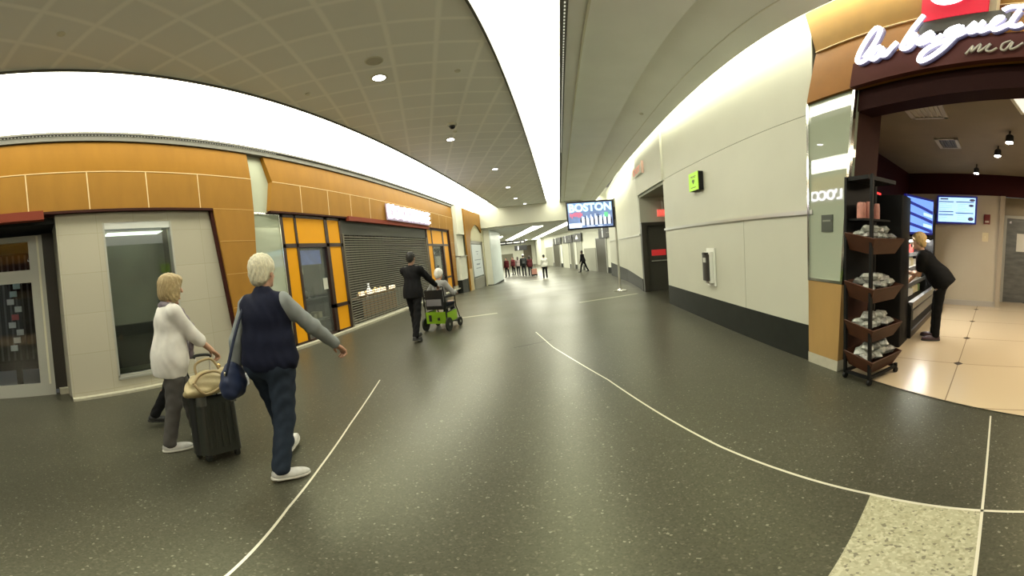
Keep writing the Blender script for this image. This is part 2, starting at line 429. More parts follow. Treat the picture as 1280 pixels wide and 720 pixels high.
    if vest:
        vc, vhem = vest; vm = mat('vest_%.3f' % vc[2], vc, .8, spec=.12, noise=(9, .12), bump=.3); s2 = Sdf(); i2 = i + .012
        s2.ell(T(0, 0, .02), np.array([.158 * fm + i2 * 1.3, .112 * fm + i2 * 1.5, .15]) * k, TR, .06); s2.ell(T(0, 0, .16), np.array([.135 * fm + i2 * 1.6, .10 * fm + i2 * 1.6, .16]) * k, TR, .06)
        s2.ell(T(0, .005, .33), np.array([.15 * (fm * .5 + .5) + i2, .112 * fm + i2, .16 + i2]) * k, TR, .05)
        s2.cone(T(-sw + .05, -.01, .43), T(sw - .05, -.01, .43), (.06 + i2) * k, (.06 + i2) * k, .05); s2.cone(T(0, -.01, .44), T(0, -.012, .515), .078 * k, .068 * k, .03)
        s2.cut(T(0, 0, vhem), -up); s2.cut(T(sw + .028, 0, .42), rt + .3 * up); s2.cut(T(-sw - .028, 0, .42), -rt + .3 * up)
        s2.disp = s1.disp; s2.build('vest', vm, t, vox)
    pc, flare = pants
    pm = mat('trouser_%.3f_%.3f_%.3f' % pc, pc, .85, spec=.12, noise=(12, .15), bump=.25)
    s3 = Sdf(); s3.ell(T(0, 0, .03), np.array([.158 * fm + .012, .112 * fm + .014, .13]) * k, TR, .05)
    for s_ in (1, -1):
        hip, kn, an, fd, fu = J[s_]
        s3.ell(hip + np.array([-s_ * .012, -.055, .005]) * k, np.array([.092, .085, .10]) * k * (fm * .6 + .4), None, .06)
        s3.cone(hip, kn, .093 * k * fm, .066 * k * flare, .04); s3.cone(kn, an + (kn - an) * .06 - fu * .01 * k, .064 * k * flare, .056 * k * flare, .03)
        s3.cut(an - fu * .045 * k if False else np.array([0, 0, min(J[1][2][2], J[-1][2][2]) - .05 * k]), [0, 0, -1])
    s3.cut(T(0, 0, min(.13, hem + .06)), up)
    s3.disp = lambda x, y, z: .0035 * np.sin(z * 55 + 3 * np.sin(x * 30)) * np.sin(y * 26 + 1)
    s3.build('trousers', pm, t, vox)
    sm = mat('shoe_%.2f_%.2f' % (shoes[0][0], shoes[0][2]), shoes[0], .5, noise=(30, .15)); so = mat('sole_%.2f' % shoes[1][0], shoes[1], .7)
    for s_ in (1, -1):
        hip, kn, an, fd, fu = J[s_]; fs = np.cross(fd, fu); R3 = np.array([fs, fd, fu]); base = an - fu * .075 * k
        q = Sdf(); q.ell(base + fd * .085 * k + fu * .03 * k, np.array([.048, .13, .045]) * k, R3, .02); q.ell(base - fd * .01 * k + fu * .045 * k, np.array([.042, .055, .055]) * k, R3, .03)
        q.cut(base + fu * .018 * k, -fu); q.cut(base + fu * .085 * k, fu); sh_ = q.build('shoe', sm, t, .006 if vox < .009 else .012)
        q = Sdf(); q.ell(base + fd * .085 * k + fu * .015 * k, np.array([.051, .134, .06]) * k, R3, .02); q.ell(base - fd * .015 * k + fu * .015 * k, np.array([.042, .055, .06]) * k, R3, .03)
        q.cut(base + fu * .001 * k, -fu); q.cut(base + fu * .022 * k, fu); q.build('sole', so, sh_, .006 if vox < .009 else .01)
    if scarf:
        s4 = Sdf(); 
        for a in range(12):
            a0, a1 = a * PI / 6, (a + 1) * PI / 6
            s4.cone(T(.068 * math.cos(a0), .066 * math.sin(a0), .485 - .02 * math.sin(a0)), T(.068 * math.cos(a1), .066 * math.sin(a1), .485 - .02 * math.sin(a1)), .028 * k, .028 * k, .02)
        for s_ in (1, -1): s4.cone(T(s_ * .055, .10, .45), T(s_ * .075, .165 * fm, .30), .028 * k, .026 * k, .02); s4.cone(T(s_ * .075, .165 * fm, .30), T(s_ * .06, .165 * fm, .0), .026 * k, .022 * k, .02)
        s4.disp = lambda x, y, z: .004 * np.sin(z * 90 + x * 60); s4.build('scarf', mat('scarf', scarf, .9, noise=(20, .2)), t, .008)
    J['A'] = A; J['T'] = T; J['Hd'] = Hd
    return t, J
# ------------------------------------------------------------------ palette
WARM = (1., .985, .80)
m_glow = mat('cove_glow', (.9, .9, .85), .6, emis=WARM, es=7.4)
m_band = mat('band_glow', (.9, .9, .85), .6, emis=WARM, es=9.)
m_slot = mat('slot_glow', (.9, .9, .85), .6, emis=WARM, es=18.)
m_far = mat('far_glow', (.9, .9, .85), .6, emis=WARM, es=20.)
m_lamp = mat('downlight_glow', (1, 1, 1), .4, emis=(1, .98, 1.), es=14.)
m_white = mat('white_paint', (.62, .62, .52), .6, noise=(2, .03))
m_wallr = mat('cream_panel', (.50, .50, .41), .5, noise=(1.5, .03))
m_joint = mat('joint_grey', (.20, .20, .16), .8)
m_ceil = mat('ceiling_grey', (.80, .815, .80), .8, noise=(1.2, .05))
m_trim = mat('perforated_trim', (.13, .125, .11), .55)
m_black = mat('black_base', (.014, .016, .013), .45, noise=(6, .2), spec=.25)
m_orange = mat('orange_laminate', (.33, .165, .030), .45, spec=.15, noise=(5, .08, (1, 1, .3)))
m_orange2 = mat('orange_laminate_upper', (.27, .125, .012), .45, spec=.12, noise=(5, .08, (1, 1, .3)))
m_seam = mat('laminate_seam', (.75, .55, .28), .5)
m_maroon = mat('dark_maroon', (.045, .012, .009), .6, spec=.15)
m_redband = mat('brick_red_band', (.20, .04, .022), .6, spec=.15)
m_steel = mat('brushed_steel', (.5, .5, .46), .3, metal=1.)
m_chrome = mat('chrome', (.75, .75, .72), .12, metal=1.)
m_silver = mat('silver_frame', (.42, .42, .38), .4, metal=.4)
m_dkmetal = mat('dark_metal', (.03, .03, .03), .4, metal=.5)
m_stone = mat('threshold_stone', (.42, .40, .31), .5, noise=(8, .1))
m_panelglass = mat('pale_green_glass', (.36, .40, .31), .02, spec=.9, coat=1.)
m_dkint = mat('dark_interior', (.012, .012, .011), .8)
m_glass = mat('window_glass', (.9, .95, .92), .02, trans=1., spec=.5)
m_limestone, *_ = grid_mat('limestone_tiles', (.43, .40, .315), (.36, .33, .24), 0, .62, (0, 0.01, 0.1), .008, .6, jitter=.03, pitch2=.62, swap=('Y', 'Z'))
m_ceilgrid, *_ = grid_mat('ceiling_tiles', (.78, .795, .775), (.90, .91, .88), 22.5 * D2R, .535, (-.91, 3.42, 0), .055, .75, soft=.5, jitter=.03)

# floor: polished dark terrazzo with stone chips
m_floor = mat('terrazzo_dark', (.05, .05, .037), .17, spec=.55)
def terrazzo(m, base, chips, scale, rough):
    nt = m.node_tree; b = nt.nodes['Principled BSDF']; L = nt.links.new
    tc = nt.nodes.new('ShaderNodeTexCoord'); v = nt.nodes.new('ShaderNodeTexVoronoi'); v.inputs['Scale'].default_value = scale
    L(tc.outputs['Object'], v.inputs['Vector'])
    sep = nt.nodes.new('ShaderNodeSeparateColor'); L(v.outputs['Color'], sep.inputs[0])
    cr = nt.nodes.new('ShaderNodeValToRGB'); cr.color_ramp.interpolation = 'CONSTANT'
    el = cr.color_ramp.elements; el[0].position = 0; el[0].color = (*base, 1); el[1].position = chips[0][0]; el[1].color = (*chips[0][1], 1)
    for p, c in chips[1:]:
        e = el.new(p); e.color = (*c, 1)
    L(sep.outputs[0], cr.inputs[0])
    n = nt.nodes.new('ShaderNodeTexNoise'); n.inputs['Scale'].default_value = .6; L(tc.outputs['Object'], n.inputs['Vector'])
    r = nt.nodes.new('ShaderNodeMapRange'); r.inputs['To Min'].default_value = .75; r.inputs['To Max'].default_value = 1.25; L(n.outputs['Fac'], r.inputs['Value'])
    vm = nt.nodes.new('ShaderNodeVectorMath'); vm.operation = 'SCALE'; L(cr.outputs[0], vm.inputs[0]); L(r.outputs[0], vm.inputs['Scale'])
    L(vm.outputs[0], b.inputs['Base Color'])
    r2 = nt.nodes.new('ShaderNodeMapRange'); r2.inputs['To Min'].default_value = rough * .8; r2.inputs['To Max'].default_value = rough * 1.25; L(n.outputs['Fac'], r2.inputs['Value'])
    L(r2.outputs[0], b.inputs['Roughness'])
terrazzo(m_floor, (.050, .048, .034), [(.55, (.040, .038, .027)), (.78, (.062, .059, .043)), (.95, (.09, .087, .062)), (.99, (.17, .165, .125))], 95, .34)
m_floor.node_tree.nodes['Principled BSDF'].inputs['Specular Tint'].default_value = (.92, .98, .62, 1)
m_floor.node_tree.nodes['Principled BSDF'].inputs['Specular IOR Level'].default_value = .42
m_patch = mat('terrazzo_light', (.4, .4, .3), .25)
terrazzo(m_patch, (.34, .33, .22), [(.55, (.28, .27, .17)), (.75, (.42, .40, .28)), (.95, (.16, .15, .10))], 80, .3)

# ------------------------------------------------------------------ floor of the concourse
ys = [-5, 0, 3, 6, 9, 11, 12.5, 14, 16, 18, 20, 22, 24, 30, 40, 60]
mb = MB(); xs = (-16, -9, -5.3, 2.62, 4.2, 9)
for i in range(len(ys) - 1):
    for j in range(len(xs) - 1):
        mb.quad((xs[j], ys[i], fz(ys[i])), (xs[j + 1], ys[i], fz(ys[i])), (xs[j + 1], ys[i + 1], fz(ys[i + 1])), (xs[j], ys[i + 1], fz(ys[i + 1])))
struct(mb.build('floor', m_floor))
m_strip = mat('brass_strip', (.62, .60, .48), .3, metal=.3)
def strip(pts, w, m, z=.003):
    mb = MB(); P = [Vector((p[0], p[1], 0)) for p in pts]; L_, R_ = [], []
    for i, p in enumerate(P):
        t = (P[min(i + 1, len(P) - 1)] - P[max(i - 1, 0)]).normalized(); n = Vector((-t.y, t.x, 0)) * w / 2
        L_.append(p + n); R_.append(p - n)
    for i in range(len(P) - 1):
        q = [R_[i], R_[i + 1], L_[i + 1], L_[i]]; mb.quad(*[(a.x, a.y, fz(a.y) + z) for a in q])
    return mb.build('trim_1', m)
struct(strip([(-.57, 6.22), (-.23, 5.13), (.03, 4.5), (.40, 3.6), (.72, 2.59), (.92, 1.96), (1.10, 1.47), (1.275, .97), (1.38, .6), (1.49, .23), (1.62, -.2), (1.9, -1.)], .018, m_strip)).name = 'trim_floor_right'
struct(strip([(-2.39, 3.76), (-1.97, 2.48), (-1.7, 1.73), (-1.5, 1.21), (-1.22, .61), (-.9, -.2)], .016, m_strip)).name = 'trim_floor_left'
struct(strip([(2.57, .76), (1.44, .43), (.5, .15)], .014, m_strip)).name = 'trim_floor_cross'
struct(strip([(-.85, 5.24), (-.25, 5.57)], .02, m_black)).name = 'trim_floor_seam'
struct(strip([(2.19, 9.86), (.41, 9.22)], .12, m_patch)).name = 'trim_floor_band_right'
struct(strip([(-2.95, 8.08), (-1.73, 8.6)], .12, m_patch)).name = 'trim_floor_band_left'
struct(strip([(-3.4, 23.0), (-1.0, 24.2)], .25, m_patch)).name = 'trim_floor_band_far'
mb = MB(); mb.quad((1.275, .975, .002), (.0, .37, .002), (.2, .06, .002), (1.44, .425, .002)); struct(mb.build('floor_patch', m_patch)).name = 'floor_inlay'

# ------------------------------------------------------------------ ceilings
mb = MB(); mb.box(-3.6, -.56, -4.5, 21.6, 4.5, 4.56); struct(mb.build('ceiling_left', m_ceilgrid)).name = 'ceiling_tiled'
m_lip = mat('lip_dark', (.10, .10, .085), .6)
mb = MB(); mb.box(-3.63, -3.6, -4.5, 21.6, 4.47, 4.62); mb.box(-.56, -.53, -4.5, 21.6, 4.46, 4.62); struct(mb.build('trim_ceiling_lip', m_lip))
# left cove: a curved white surface, itself glowing instead of lit by lamps, rising from the ledge over the shopfronts to above the ceiling lip
mb = MB(); prof = []
for i in range(9):
    a = i / 8 * PI / 2; prof.append((-5.25 + 1.7 * (1 - math.cos(a)), 4.32 + .75 * math.sin(a)))
for i in range(8): mb.quad((prof[i][0], -4.5, prof[i][1]), (prof[i][0], 21.6, prof[i][1]), (prof[i + 1][0], 21.6, prof[i + 1][1]), (prof[i + 1][0], -4.5, prof[i + 1][1]))
struct(mb.build('ceiling_cove_left', m_glow, smooth=True))
mb = MB(); mb.box(-3.66, -3.4, -4.5, 21.6, 4.56, 5.1); struct(mb.build('ceiling_cove_back', m_white))
mb = MB(); mb.box(-5.35, -5.06, -4.5, 21.6, 4.15, 4.26); mb.box(-5.35, -5.02, -4.5, 21.6, 4.26, 4.30)
struct(mb.build('trim_ledge_left', m_trim))
m_hole = mat('perforation_glow', (.75, .75, .68), .5, emis=WARM, es=.5)  # glow put into the hole colour, no lamp behind
mb = MB()
for i in range(120): mb.box(-5.063, -5.055, -1.5 + i * .055, -1.5 + i * .055 + .022, 4.245, 4.262)
struct(mb.build('trim_ledge_holes', m_hole))
# central light band
mb = MB(); mb.quad((-.54, -4.5, 4.72), (.26, -4.5, 4.72), (.26, 21.6, 4.72), (-.54, 21.6, 4.72)); mb.quad((-.54, -4.5, 4.56), (-.54, 21.6, 4.56), (-.54, 21.6, 4.72), (-.54, -4.5, 4.72)); mb.quad((.26, -4.5, 4.5), (.26, 21.6, 4.5), (.26, 21.6, 4.72), (.26, -4.5, 4.72))
struct(mb.build('ceiling_light_band', m_band))
mb = MB(); mb.box(.26, .34, -4.5, 21.6, 4.44, 4.6); struct(mb.build('trim_band_edge', m_trim))
mb = MB()
for i in range(150): mb.box(.30, .315, -1. + i * .075, -1. + i * .075 + .04, 4.437, 4.441)
struct(mb.build('trim_band_slots', m_hole))
mb = MB(); mb.box(.34, .52, -4.5, 21.6, 4.46, 4.6); struct(mb.build('ceiling_band_soffit', m_ceil))
mb = MB(); mb.box(.52, .545, -4.5, 21.6, 4.44, 4.6); struct(mb.build('trim_band_line', m_white))
mb = MB(); mb.box(.545, 1.52, -4.5, 21.6, 4.5, 4.6); struct(mb.build('ceiling_right_flat', m_ceil))
m_ceil2 = mat('ceiling_slope', (.80, .825, .77), .8, noise=(1, .05))
mb = MB(); mb.prism([(1.52, 4.5), (2.34, 4.2), (2.34, 4.3), (1.52, 4.6)], 'y', -4.5, 21.6); struct(mb.build('ceiling_right_slope', m_ceil2))
# wall-wash slot on the right: a strip above the lip
mb = MB(); mb.quad((2.1, -4.5, 4.75), (2.6, -4.5, 4.75), (2.6, 21.6, 4.75), (2.1, 21.6, 4.75)); struct(mb.build('ceiling_slot_right', m_slot))
mb = MB(); mb.box(2.05, 2.1, -4.5, 21.6, 4.3, 4.8); struct(mb.build('ceiling_slot_back', m_white))
# far end header beam, lower ceiling of the wing beyond
mb = MB(); mb.prism([(-6, 3.3), (4.6, 3.3), (4.6, 5.2), (-6, 5.2)], 'y', 21.6, 22.0); struct(mb.build('wall_header', mat('header_cream', (.46, .46, .38), .6)))
mb = MB(); mb.box(-16, 9, 22.0, 60, 3.2, 3.3); struct(mb.build('ceiling_wing', m_ceil))
def wing_strip(name, a, b, w0, w1):
    a = Vector((*a, 3.19)); b = Vector((*b, 3.19)); t = (b - a).normalized(); n = Vector((-t.y, t.x, 0))
    mb = MB(); 
    mb.quad(a - n * w0 / 2, b - n * w1 / 2, b + n * w1 / 2, a + n * w0 / 2); return struct(mb.build(name, m_far))
wing_strip('ceiling_wing_light_near', (-1.35, 23.6), (-6.2, 43), .75, .85)
wing_strip('ceiling_wing_light_right', (.95, 22.1), (-3.5, 49), .55, .6)
wing_strip('ceiling_wing_light_left', (-5.9, 32), (-8.6, 42), 1.5, 1.5)
wing_strip('ceiling_wing_fill_end', (-13, 46.5), (-4.5, 48.6), 1.2, 1.2)  # strip added to brighten the end wall of the wing

# ------------------------------------------------------------------ left side: limestone wall, door recess, pilasters
X = -5.2
mb = MB()
mb.box(X - .2, X, .6, 1.34, 0, 2.98); mb.box(X - .2, X, 2.54, 3.75, 0, 2.98); mb.box(X - .2, X, 1.34, 2.54, 0, .26); mb.box(X - .2, X, 1.34, 2.54, 2.74, 2.98); mb.box(X - .62, X - .2, .6, .7, 0, 2.98)
struct(mb.build('wall_left', m_limestone))
mb = MB(); mb.box(X - .3, X - .14, -4.5, 16.6, 2.9, 4.3); struct(mb.build('wall_left_upper', m_white))
m_pil = mat('pale_green_panel', (.47, .50, .39), .35, noise=(2, .03))
mb = MB(); mb.box(X - .2, X, 4.2, 5.1, 2.92, 4.16); struct(mb.build('wall_left_pilaster_top', m_pil))
mb = MB(); mb.box(X - .2, X, 4.05, 5.06, .1, 2.92); struct(mb.build('wall_left_pilaster', m_panelglass))
mb = MB(); mb.box(X, X + .02, 5.02, 5.06, .1, 2.92); mb.box(X, X + .02, 4.2, 5.06, 2.88, 2.92); struct(mb.build('trim_pilaster_left', m_chrome))
mb = MB(); mb.box(X - .15, X + .1, .6, 4.2, 0, .04); struct(mb.build('trim_sill_left', m_stone))
mb = MB(); mb.box(X - .15, X + .16, 4.2, 16.6, 0, .05); struct(mb.build('trim_threshold_left', m_stone))
# window in the limestone wall
w1 = thing('window_1', 'x', 'x'); 
for k_ in ('label', 'category'): del w1[k_]
w1['kind'] = 'structure'
mb = MB()
for a in ((1.34, 1.37, .26, 2.74), (2.51, 2.54, .26, 2.74)): mb.box(X - .1, X + .005, a[0], a[1], a[2], a[3])
mb.box(X - .1, X + .005, 1.34, 2.54, .26, .29); mb.box(X - .1, X + .02, 1.34, 2.54, .22, .26)
mb.build('frame', m_silver, w1)
MB().box(X - .1, X - .01, 1.37, 2.51, 2.63, 2.74).build('blind_box', mat('blind_white', (.6, .6, .55), .5, emis=(.9, 1, .9), es=.12), w1)
MB().box(X - .05, X - .044, 1.37, 2.51, .29, 2.63).build('pane', m_glass, w1)
m_shade = mat('grey_green_shade', (.10, .115, .08), .6, noise=(1.2, .3))
MB().box(X - .6, X - .56, 1.3, 2.6, .2, 2.45).build('shade', m_shade, w1)
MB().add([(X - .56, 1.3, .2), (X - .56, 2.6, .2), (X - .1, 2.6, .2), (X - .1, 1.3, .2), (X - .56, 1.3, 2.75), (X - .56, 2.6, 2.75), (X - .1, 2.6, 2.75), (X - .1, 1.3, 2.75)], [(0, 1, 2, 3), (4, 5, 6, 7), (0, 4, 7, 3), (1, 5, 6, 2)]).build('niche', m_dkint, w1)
MB().box(X - .56, X - .55, 1.3, 2.6, .29, 1.05).build('low_panel', mat('low_dark_panel', (.02, .022, .018), .5), w1)

# glazed shop door at far left with the shop behind it
XD = X - .5
d1 = thing('door_1', 'x', 'x')
for k_ in ('label', 'category'): del d1[k_]
d1['kind'] = 'structure'
m_stile = mat('door_stile', (.40, .40, .36), .45)
mb = MB(); mb.box(XD - .05, XD, .16, .40, 0, 2.72); mb.box(XD - .05, XD, -1.6, .16, 0, .22); mb.box(XD - .05, XD, -1.6, .16, 2.62, 2.72); mb.box(XD - .05, XD, -1.6, .16, 1.93, 2.14)
mb.build('frame', m_stile, d1)
MB().box(XD - .06, XD + .02, .30, .335, .2, 2.7).build('edge_strip', mat('door_edge', (.66, .64, .5), .4), d1)  # pale strip along the door stile
MB().box(XD - .03, XD - .024, -1.6, .16, .22, 2.62).build('pane', m_glass, d1)
MB().box(XD - .12, XD - .05, .38, .60, .08, 2.75).build('jamb', mat('jamb_dark', (.028, .024, .018), .5), d1)
MB().box(XD - .1, XD + .06, .46, .6, 0, .1).build('jamb_foot', m_stone, d1)
m_shopfl = mat('left_shop_floor', (.36, .36, .36), .4)
mb = MB(); mb.quad((XD - 2.6, -3.2, .012), (XD - .05, -3.2, .012), (XD - .05, .9, .012), (XD - 2.6, .9, .012)); struct(mb.build('floor_left_shop', m_shopfl))
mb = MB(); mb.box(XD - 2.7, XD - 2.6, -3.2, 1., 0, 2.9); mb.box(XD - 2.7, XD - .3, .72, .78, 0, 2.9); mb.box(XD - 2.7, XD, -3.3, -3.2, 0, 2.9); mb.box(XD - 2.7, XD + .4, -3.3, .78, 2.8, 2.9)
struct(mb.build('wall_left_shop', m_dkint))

# shop 2 interior shell behind the grille
mb = MB(); mb.box(-8.9, -8.8, 5.05, 16, 0, 3); mb.box(-8.9, X - .1, 5.0, 5.06, 0, 3); mb.box(-8.9, X - .1, 15.9, 16, 0, 3); mb.box(-8.9, X - .1, 5, 16, 2.95, 3.0)
struct(mb.build('wall_grille_shop', mat('shop_back_wall', (.06, .055, .045), .8)))
mb = MB(); mb.quad((-8.8, 5.06, .008), (X - .1, 5.06, .008), (X - .1, 15.9, .008), (-8.8, 15.9, .008)); struct(mb.build('floor_grille_shop', mat('grille_shop_floor', (.14, .12, .09), .4)))

# far left: white pilaster, third fascia wall, blue column
XF = -4.9
mb = MB(); mb.box(XF - .3, XF, 16.45, 17.65, 2.75, 4.2); mb.box(XF - .3, XF - .1, 16.45, 17.65, -.3, 2.75); mb.box(XF - .3, XF - .02, 16.5, 17.6, .42, 1.6)
struct(mb.build('wall_left_niche', m_white))
MB().box(XF - .29, XF - .01, 16.42, 17.48, -.32, .42).build('baseboard_left_niche', m_black)['kind'] = 'structure'
MB().box(XF - .3, XF + .05, 16.45, 17.62, 1.6, 1.65).build('trim_niche_rail', m_steel)['kind'] = 'structure'
mb = MB(); mb.box(XF - .3, XF - .02, 19., 22.3, 2.45, 3.4); mb.box(XF - .3, XF - .02, 18.3, 18.75, -.4, 2.6); mb.box(XF - .3, XF + .02, 21.9, 22.3, -.5, 3.3)
struct(mb.build('wall_left_far', mat('cream_far', (.55, .52, .36), .6)))
mb = MB(); mb.box(XF - .3, XF + .45, 22.2, 26, -.45, 3.25); struct(mb.build('wall_left_column', mat('pale_blue_panel', (.50, .56, .55), .4, noise=(3, .06))))
mb = MB(); mb.box(XF - .3, XF + .40, 22.15, 22.2, -.45, 3.25); struct(mb.build('wall_left_column_face', m_white))
mb = MB(); mb.box(XF - .3, XF + .46, 22.14, 26.02, -.6, -.42); struct(mb.build('baseboard_left_column', m_black))
mb = MB(); mb.box(-16, XF - .3, 25.9, 26, -.6, 3.25); struct(mb.build('wall_wing_left', m_white))
# glazed door with a white notice on it
d2 = thing('door_2', 'x', 'x')
for k_ in ('label', 'category'): del d2[k_]
d2['kind'] = 'structure'
mb = MB(); mb.box(XF - .12, XF - .04, 18.75, 19.0, -.4, 2.5); mb.box(XF - .12, XF - .04, 21.6, 21.9, -.5, 2.5); mb.box(XF - .12, XF - .04, 18.75, 21.9, 2.3, 2.45); mb.box(XF - .12, XF - .04, 18.75, 21.9, -.5, .25)
mb.build('frame', mat('grey_door_frame', (.20, .195, .16), .4), d2)
MB().box(XF - .09, XF - .08, 19., 21.6, .25, 2.3).build('pane', mat('grey_far_glass', (.2, .22, .2), .1), d2)
po = thing('notice_poster', 'pale blue-white poster with grey lines of print on the far left glass door', 'poster', (XF - .05, 20.3, .35))
MB().box(-.01, 0, -1.2, 1.2, 0, 1.9).build('sheet', mat('poster_white', (.60, .66, .70), .5), po)
mb = MB()
for z, a, b_ in ((1.45, -.35, .3), (1.3, -.15, .15), (.95, -.8, .8), (.7, -.45, .45), (.66, -.4, .35), (.45, -.6, .6)): mb.box(0, .006, a, b_, z, z + .05)
mb.build('print', mat('poster_ink', (.25, .30, .36), .6), po)

# ------------------------------------------------------------------ right side
ang = math.atan2(.13, 4.85)
RW = Matrix.Translation((2.63, 2.9, 0)) @ Matrix.Rotation(ang, 4, 'Z')
mb = MB(RW); LW = 4.86
mb.box(.012, .25, 0, LW, 0, 4.9); struct(mb.build('wall_right', m_joint))
mb = MB(RW); mb.box(0, .02, 0, 1.45, .45, 1.76); mb.box(0, .02, 1.458, LW, .45, 1.76); mb.box(0, .02, 0, LW, 1.76, 2.968); mb.box(0, .02, 0, LW, 2.976, 4.9); mb.box(.0, .25, LW, LW + .012, .45, 4.9)
struct(mb.build('wall_right_panels', m_wallr))
mb = MB(RW); mb.box(-.004, .25, -.02, LW + .014, 0, .45); struct(mb.build('baseboard_right', m_black))
mb = MB(RW); mb.box(-.03, .02, -.02, LW + .02, 1.755, 1.805); struct(mb.build('trim_rail_right', m_steel))
# alcove behind the wall's end: soffit, back wall facing the camera, dark door
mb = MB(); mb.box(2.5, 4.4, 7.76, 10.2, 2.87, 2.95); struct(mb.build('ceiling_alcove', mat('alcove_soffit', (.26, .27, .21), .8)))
mb = MB(); mb.box(2.47, 4.4, 10.1, 10.3, 2.08, 2.87); mb.box(3.75, 4.4, 10.1, 10.3, 0, 2.1); mb.box(4.3, 4.4, 7.76, 10.2, 0, 2.95); mb.box(2.45, 4.4, 7.7, 10.3, 2.95, 4.9); mb.box(2.7, 4.4, 7.74, 7.78, 0, 2.95)
struct(mb.build('wall_alcove', m_wallr))
d3 = thing('door_3', 'x', 'x')
for k_ in ('label', 'category'): del d3[k_]
d3['kind'] = 'structure'
m_dkdoor = mat('dark_bronze_door', (.035, .032, .024), .35)
mb = MB(); mb.box(2.46, 2.62, 9.98, 10.16, 0, 2.1); mb.box(2.62, 3.8, 9.98, 10.16, 2.0, 2.1); mb.box(3.7, 3.8, 9.98, 10.16, 0, 2.0); mb.build('frame', m_dkdoor, d3)
MB().box(2.62, 3.7, 10.06, 10.1, 0, 2.0).build('leaf', mat('dark_door_leaf', (.05, .048, .038), .4), d3)
MB().tube([(2.72, 10.02, .92), (3.6, 10.02, .92)], .025).build('push_bar', mat('push_bar', (.7, .7, .66), .25, metal=.8), d3)
MB().box(2.75, 3.2, 10.05, 10.062, 1.08, 1.26).build('red_plate', mat('red_plate', (.45, .02, .02), .5, emis=(1, .05, .05), es=.25), d3)
# wall beyond the alcove
def wall_run(name, pts, z0, z1, th, m, off=0.):
    mb = MB(); P = [Vector((p[0], p[1], 0)) for p in pts]
    for a, b in zip(P[:-1], P[1:]):
        t = (b - a).normalized(); n = Vector((t.y, -t.x, 0))
        a0, b0 = a + n * off, b + n * off; a1, b1 = a + n * th, b + n * th
        za, zb = (fz(a.y), fz(b.y)) if z0 is None else (z0, z0)
        z0a, z0b = za if z0 is None else z0, zb if z0 is None else z0
        mb.add([(a0.x, a0.y, z0a), (b0.x, b0.y, z0b), (b1.x, b1.y, z0b), (a1.x, a1.y, z0a), (a0.x, a0.y, z1), (b0.x, b0.y, z1), (b1.x, b1.y, z1), (a1.x, a1.y, z1)],
               [(0, 1, 2, 3), (4, 7, 6, 5), (0, 4, 5, 1), (1, 5, 6, 2), (2, 6, 7, 3), (3, 7, 4, 0)])
    return struct(mb.build(name, m))
run = [(2.46, 10.17), (2.86, 14.5), (3.2, 21.6)]
wall_run('wall_right_beyond', run, -.5, 4.9, .25, m_wallr)
wall_run('baseboard_right_beyond', run, -.5, .38, .2, m_black, -.012)
wall_run('trim_rail_beyond', run, 1.72, 1.77, .1, m_steel, -.03)
# wing wall on the far right, bending left
wa = 14 * D2R; WU = Vector((-math.sin(wa), math.cos(wa), 0)); WO = Vector((3.2, 26, -.55))
WM = Matrix.Translation(WO) @ Matrix.Rotation(wa, 4, 'Z')     # local +y runs along the wing wall, +x into the wall
mb = MB(WM); mb.box(0, .3, -4.8, 29.3, 0, 4.0); struct(mb.build('wall_wing_right', m_white))
mb = MB(WM)
for a, b in ((-4.8, -1.1), (1.1, 4.8), (6.4, 7.3), (8.6, 9.1), (11.7, 12.9), (16.1, 21.6)): mb.box(-.02, .02, a, b, 0, .42)
struct(mb.build('baseboard_wing_right', m_black))
mb = MB(WM); mb.box(-14, .3, 29, 29.3, 0, 4.0); struct(mb.build('wall_wing_end', m_white))
mb = MB(WM); mb.box(-.06, .02, 1.3, 4.2, 0, 1.9); struct(mb.build('trim_wing_panel', mat('wing_grey_panel', (.26, .26, .21), .4)))
mb = MB(WM); mb.box(-.45, .02, 21.6, 25.6, 0, 3.75); struct(mb.build('wall_wing_pilaster', m_white))
m_wdoor = mat('wing_dark_door', (.055, .052, .036), .4); m_wdoor2 = mat('wing_grey_door', (.30, .30, .24), .4)
for n_, a, b, h_, m_ in ((4, -1.0, 1.0, 2.6, m_wdoor), (5, 4.9, 6.3, 2.65, m_wdoor2), (6, 7.4, 8.5, 2.65, mat('wing_mid_door', (.12, .12, .09), .4)), (7, 9.2, 11.6, 2.65, mat('wing_light_door', (.42, .42, .34), .4)), (8, 13.0, 16.0, 2.65, m_wdoor), (9, 16.8, 20.5, 2.3, mat('wing_board', (.30, .30, .235), .5))):
    d_ = thing('door_%d' % n_, 'x', 'x')
    for k_ in ('label', 'category'): del d_[k_]
    d_['kind'] = 'structure'
    mb = MB(WM); mb.box(-.05, .02, a, b, 0, h_); mb.build('leaf', m_, d_)
    mb = MB(WM); mb.box(-.08, .02, a - .12, a, 0, h_ + .1); mb.box(-.08, .02, b, b + .12, 0, h_ + .1); mb.box(-.08, .02, a, b, h_, h_ + .1); mb.build('frame', m_silver, d_)
mb = MB(WM); mb.box(-1.9, -.6, 28.93, 29.0, .75, 3.1); struct(mb.build('trim_wing_end_panel', mat('wing_brown', (.10, .08, .05), .5)))
MB(WM).box(-5.6, -3.6, 28.93, 29, 0, 2.0).build('door_11', mat('wing_end_open', (.16, .15, .10), .6))['kind'] = 'structure'
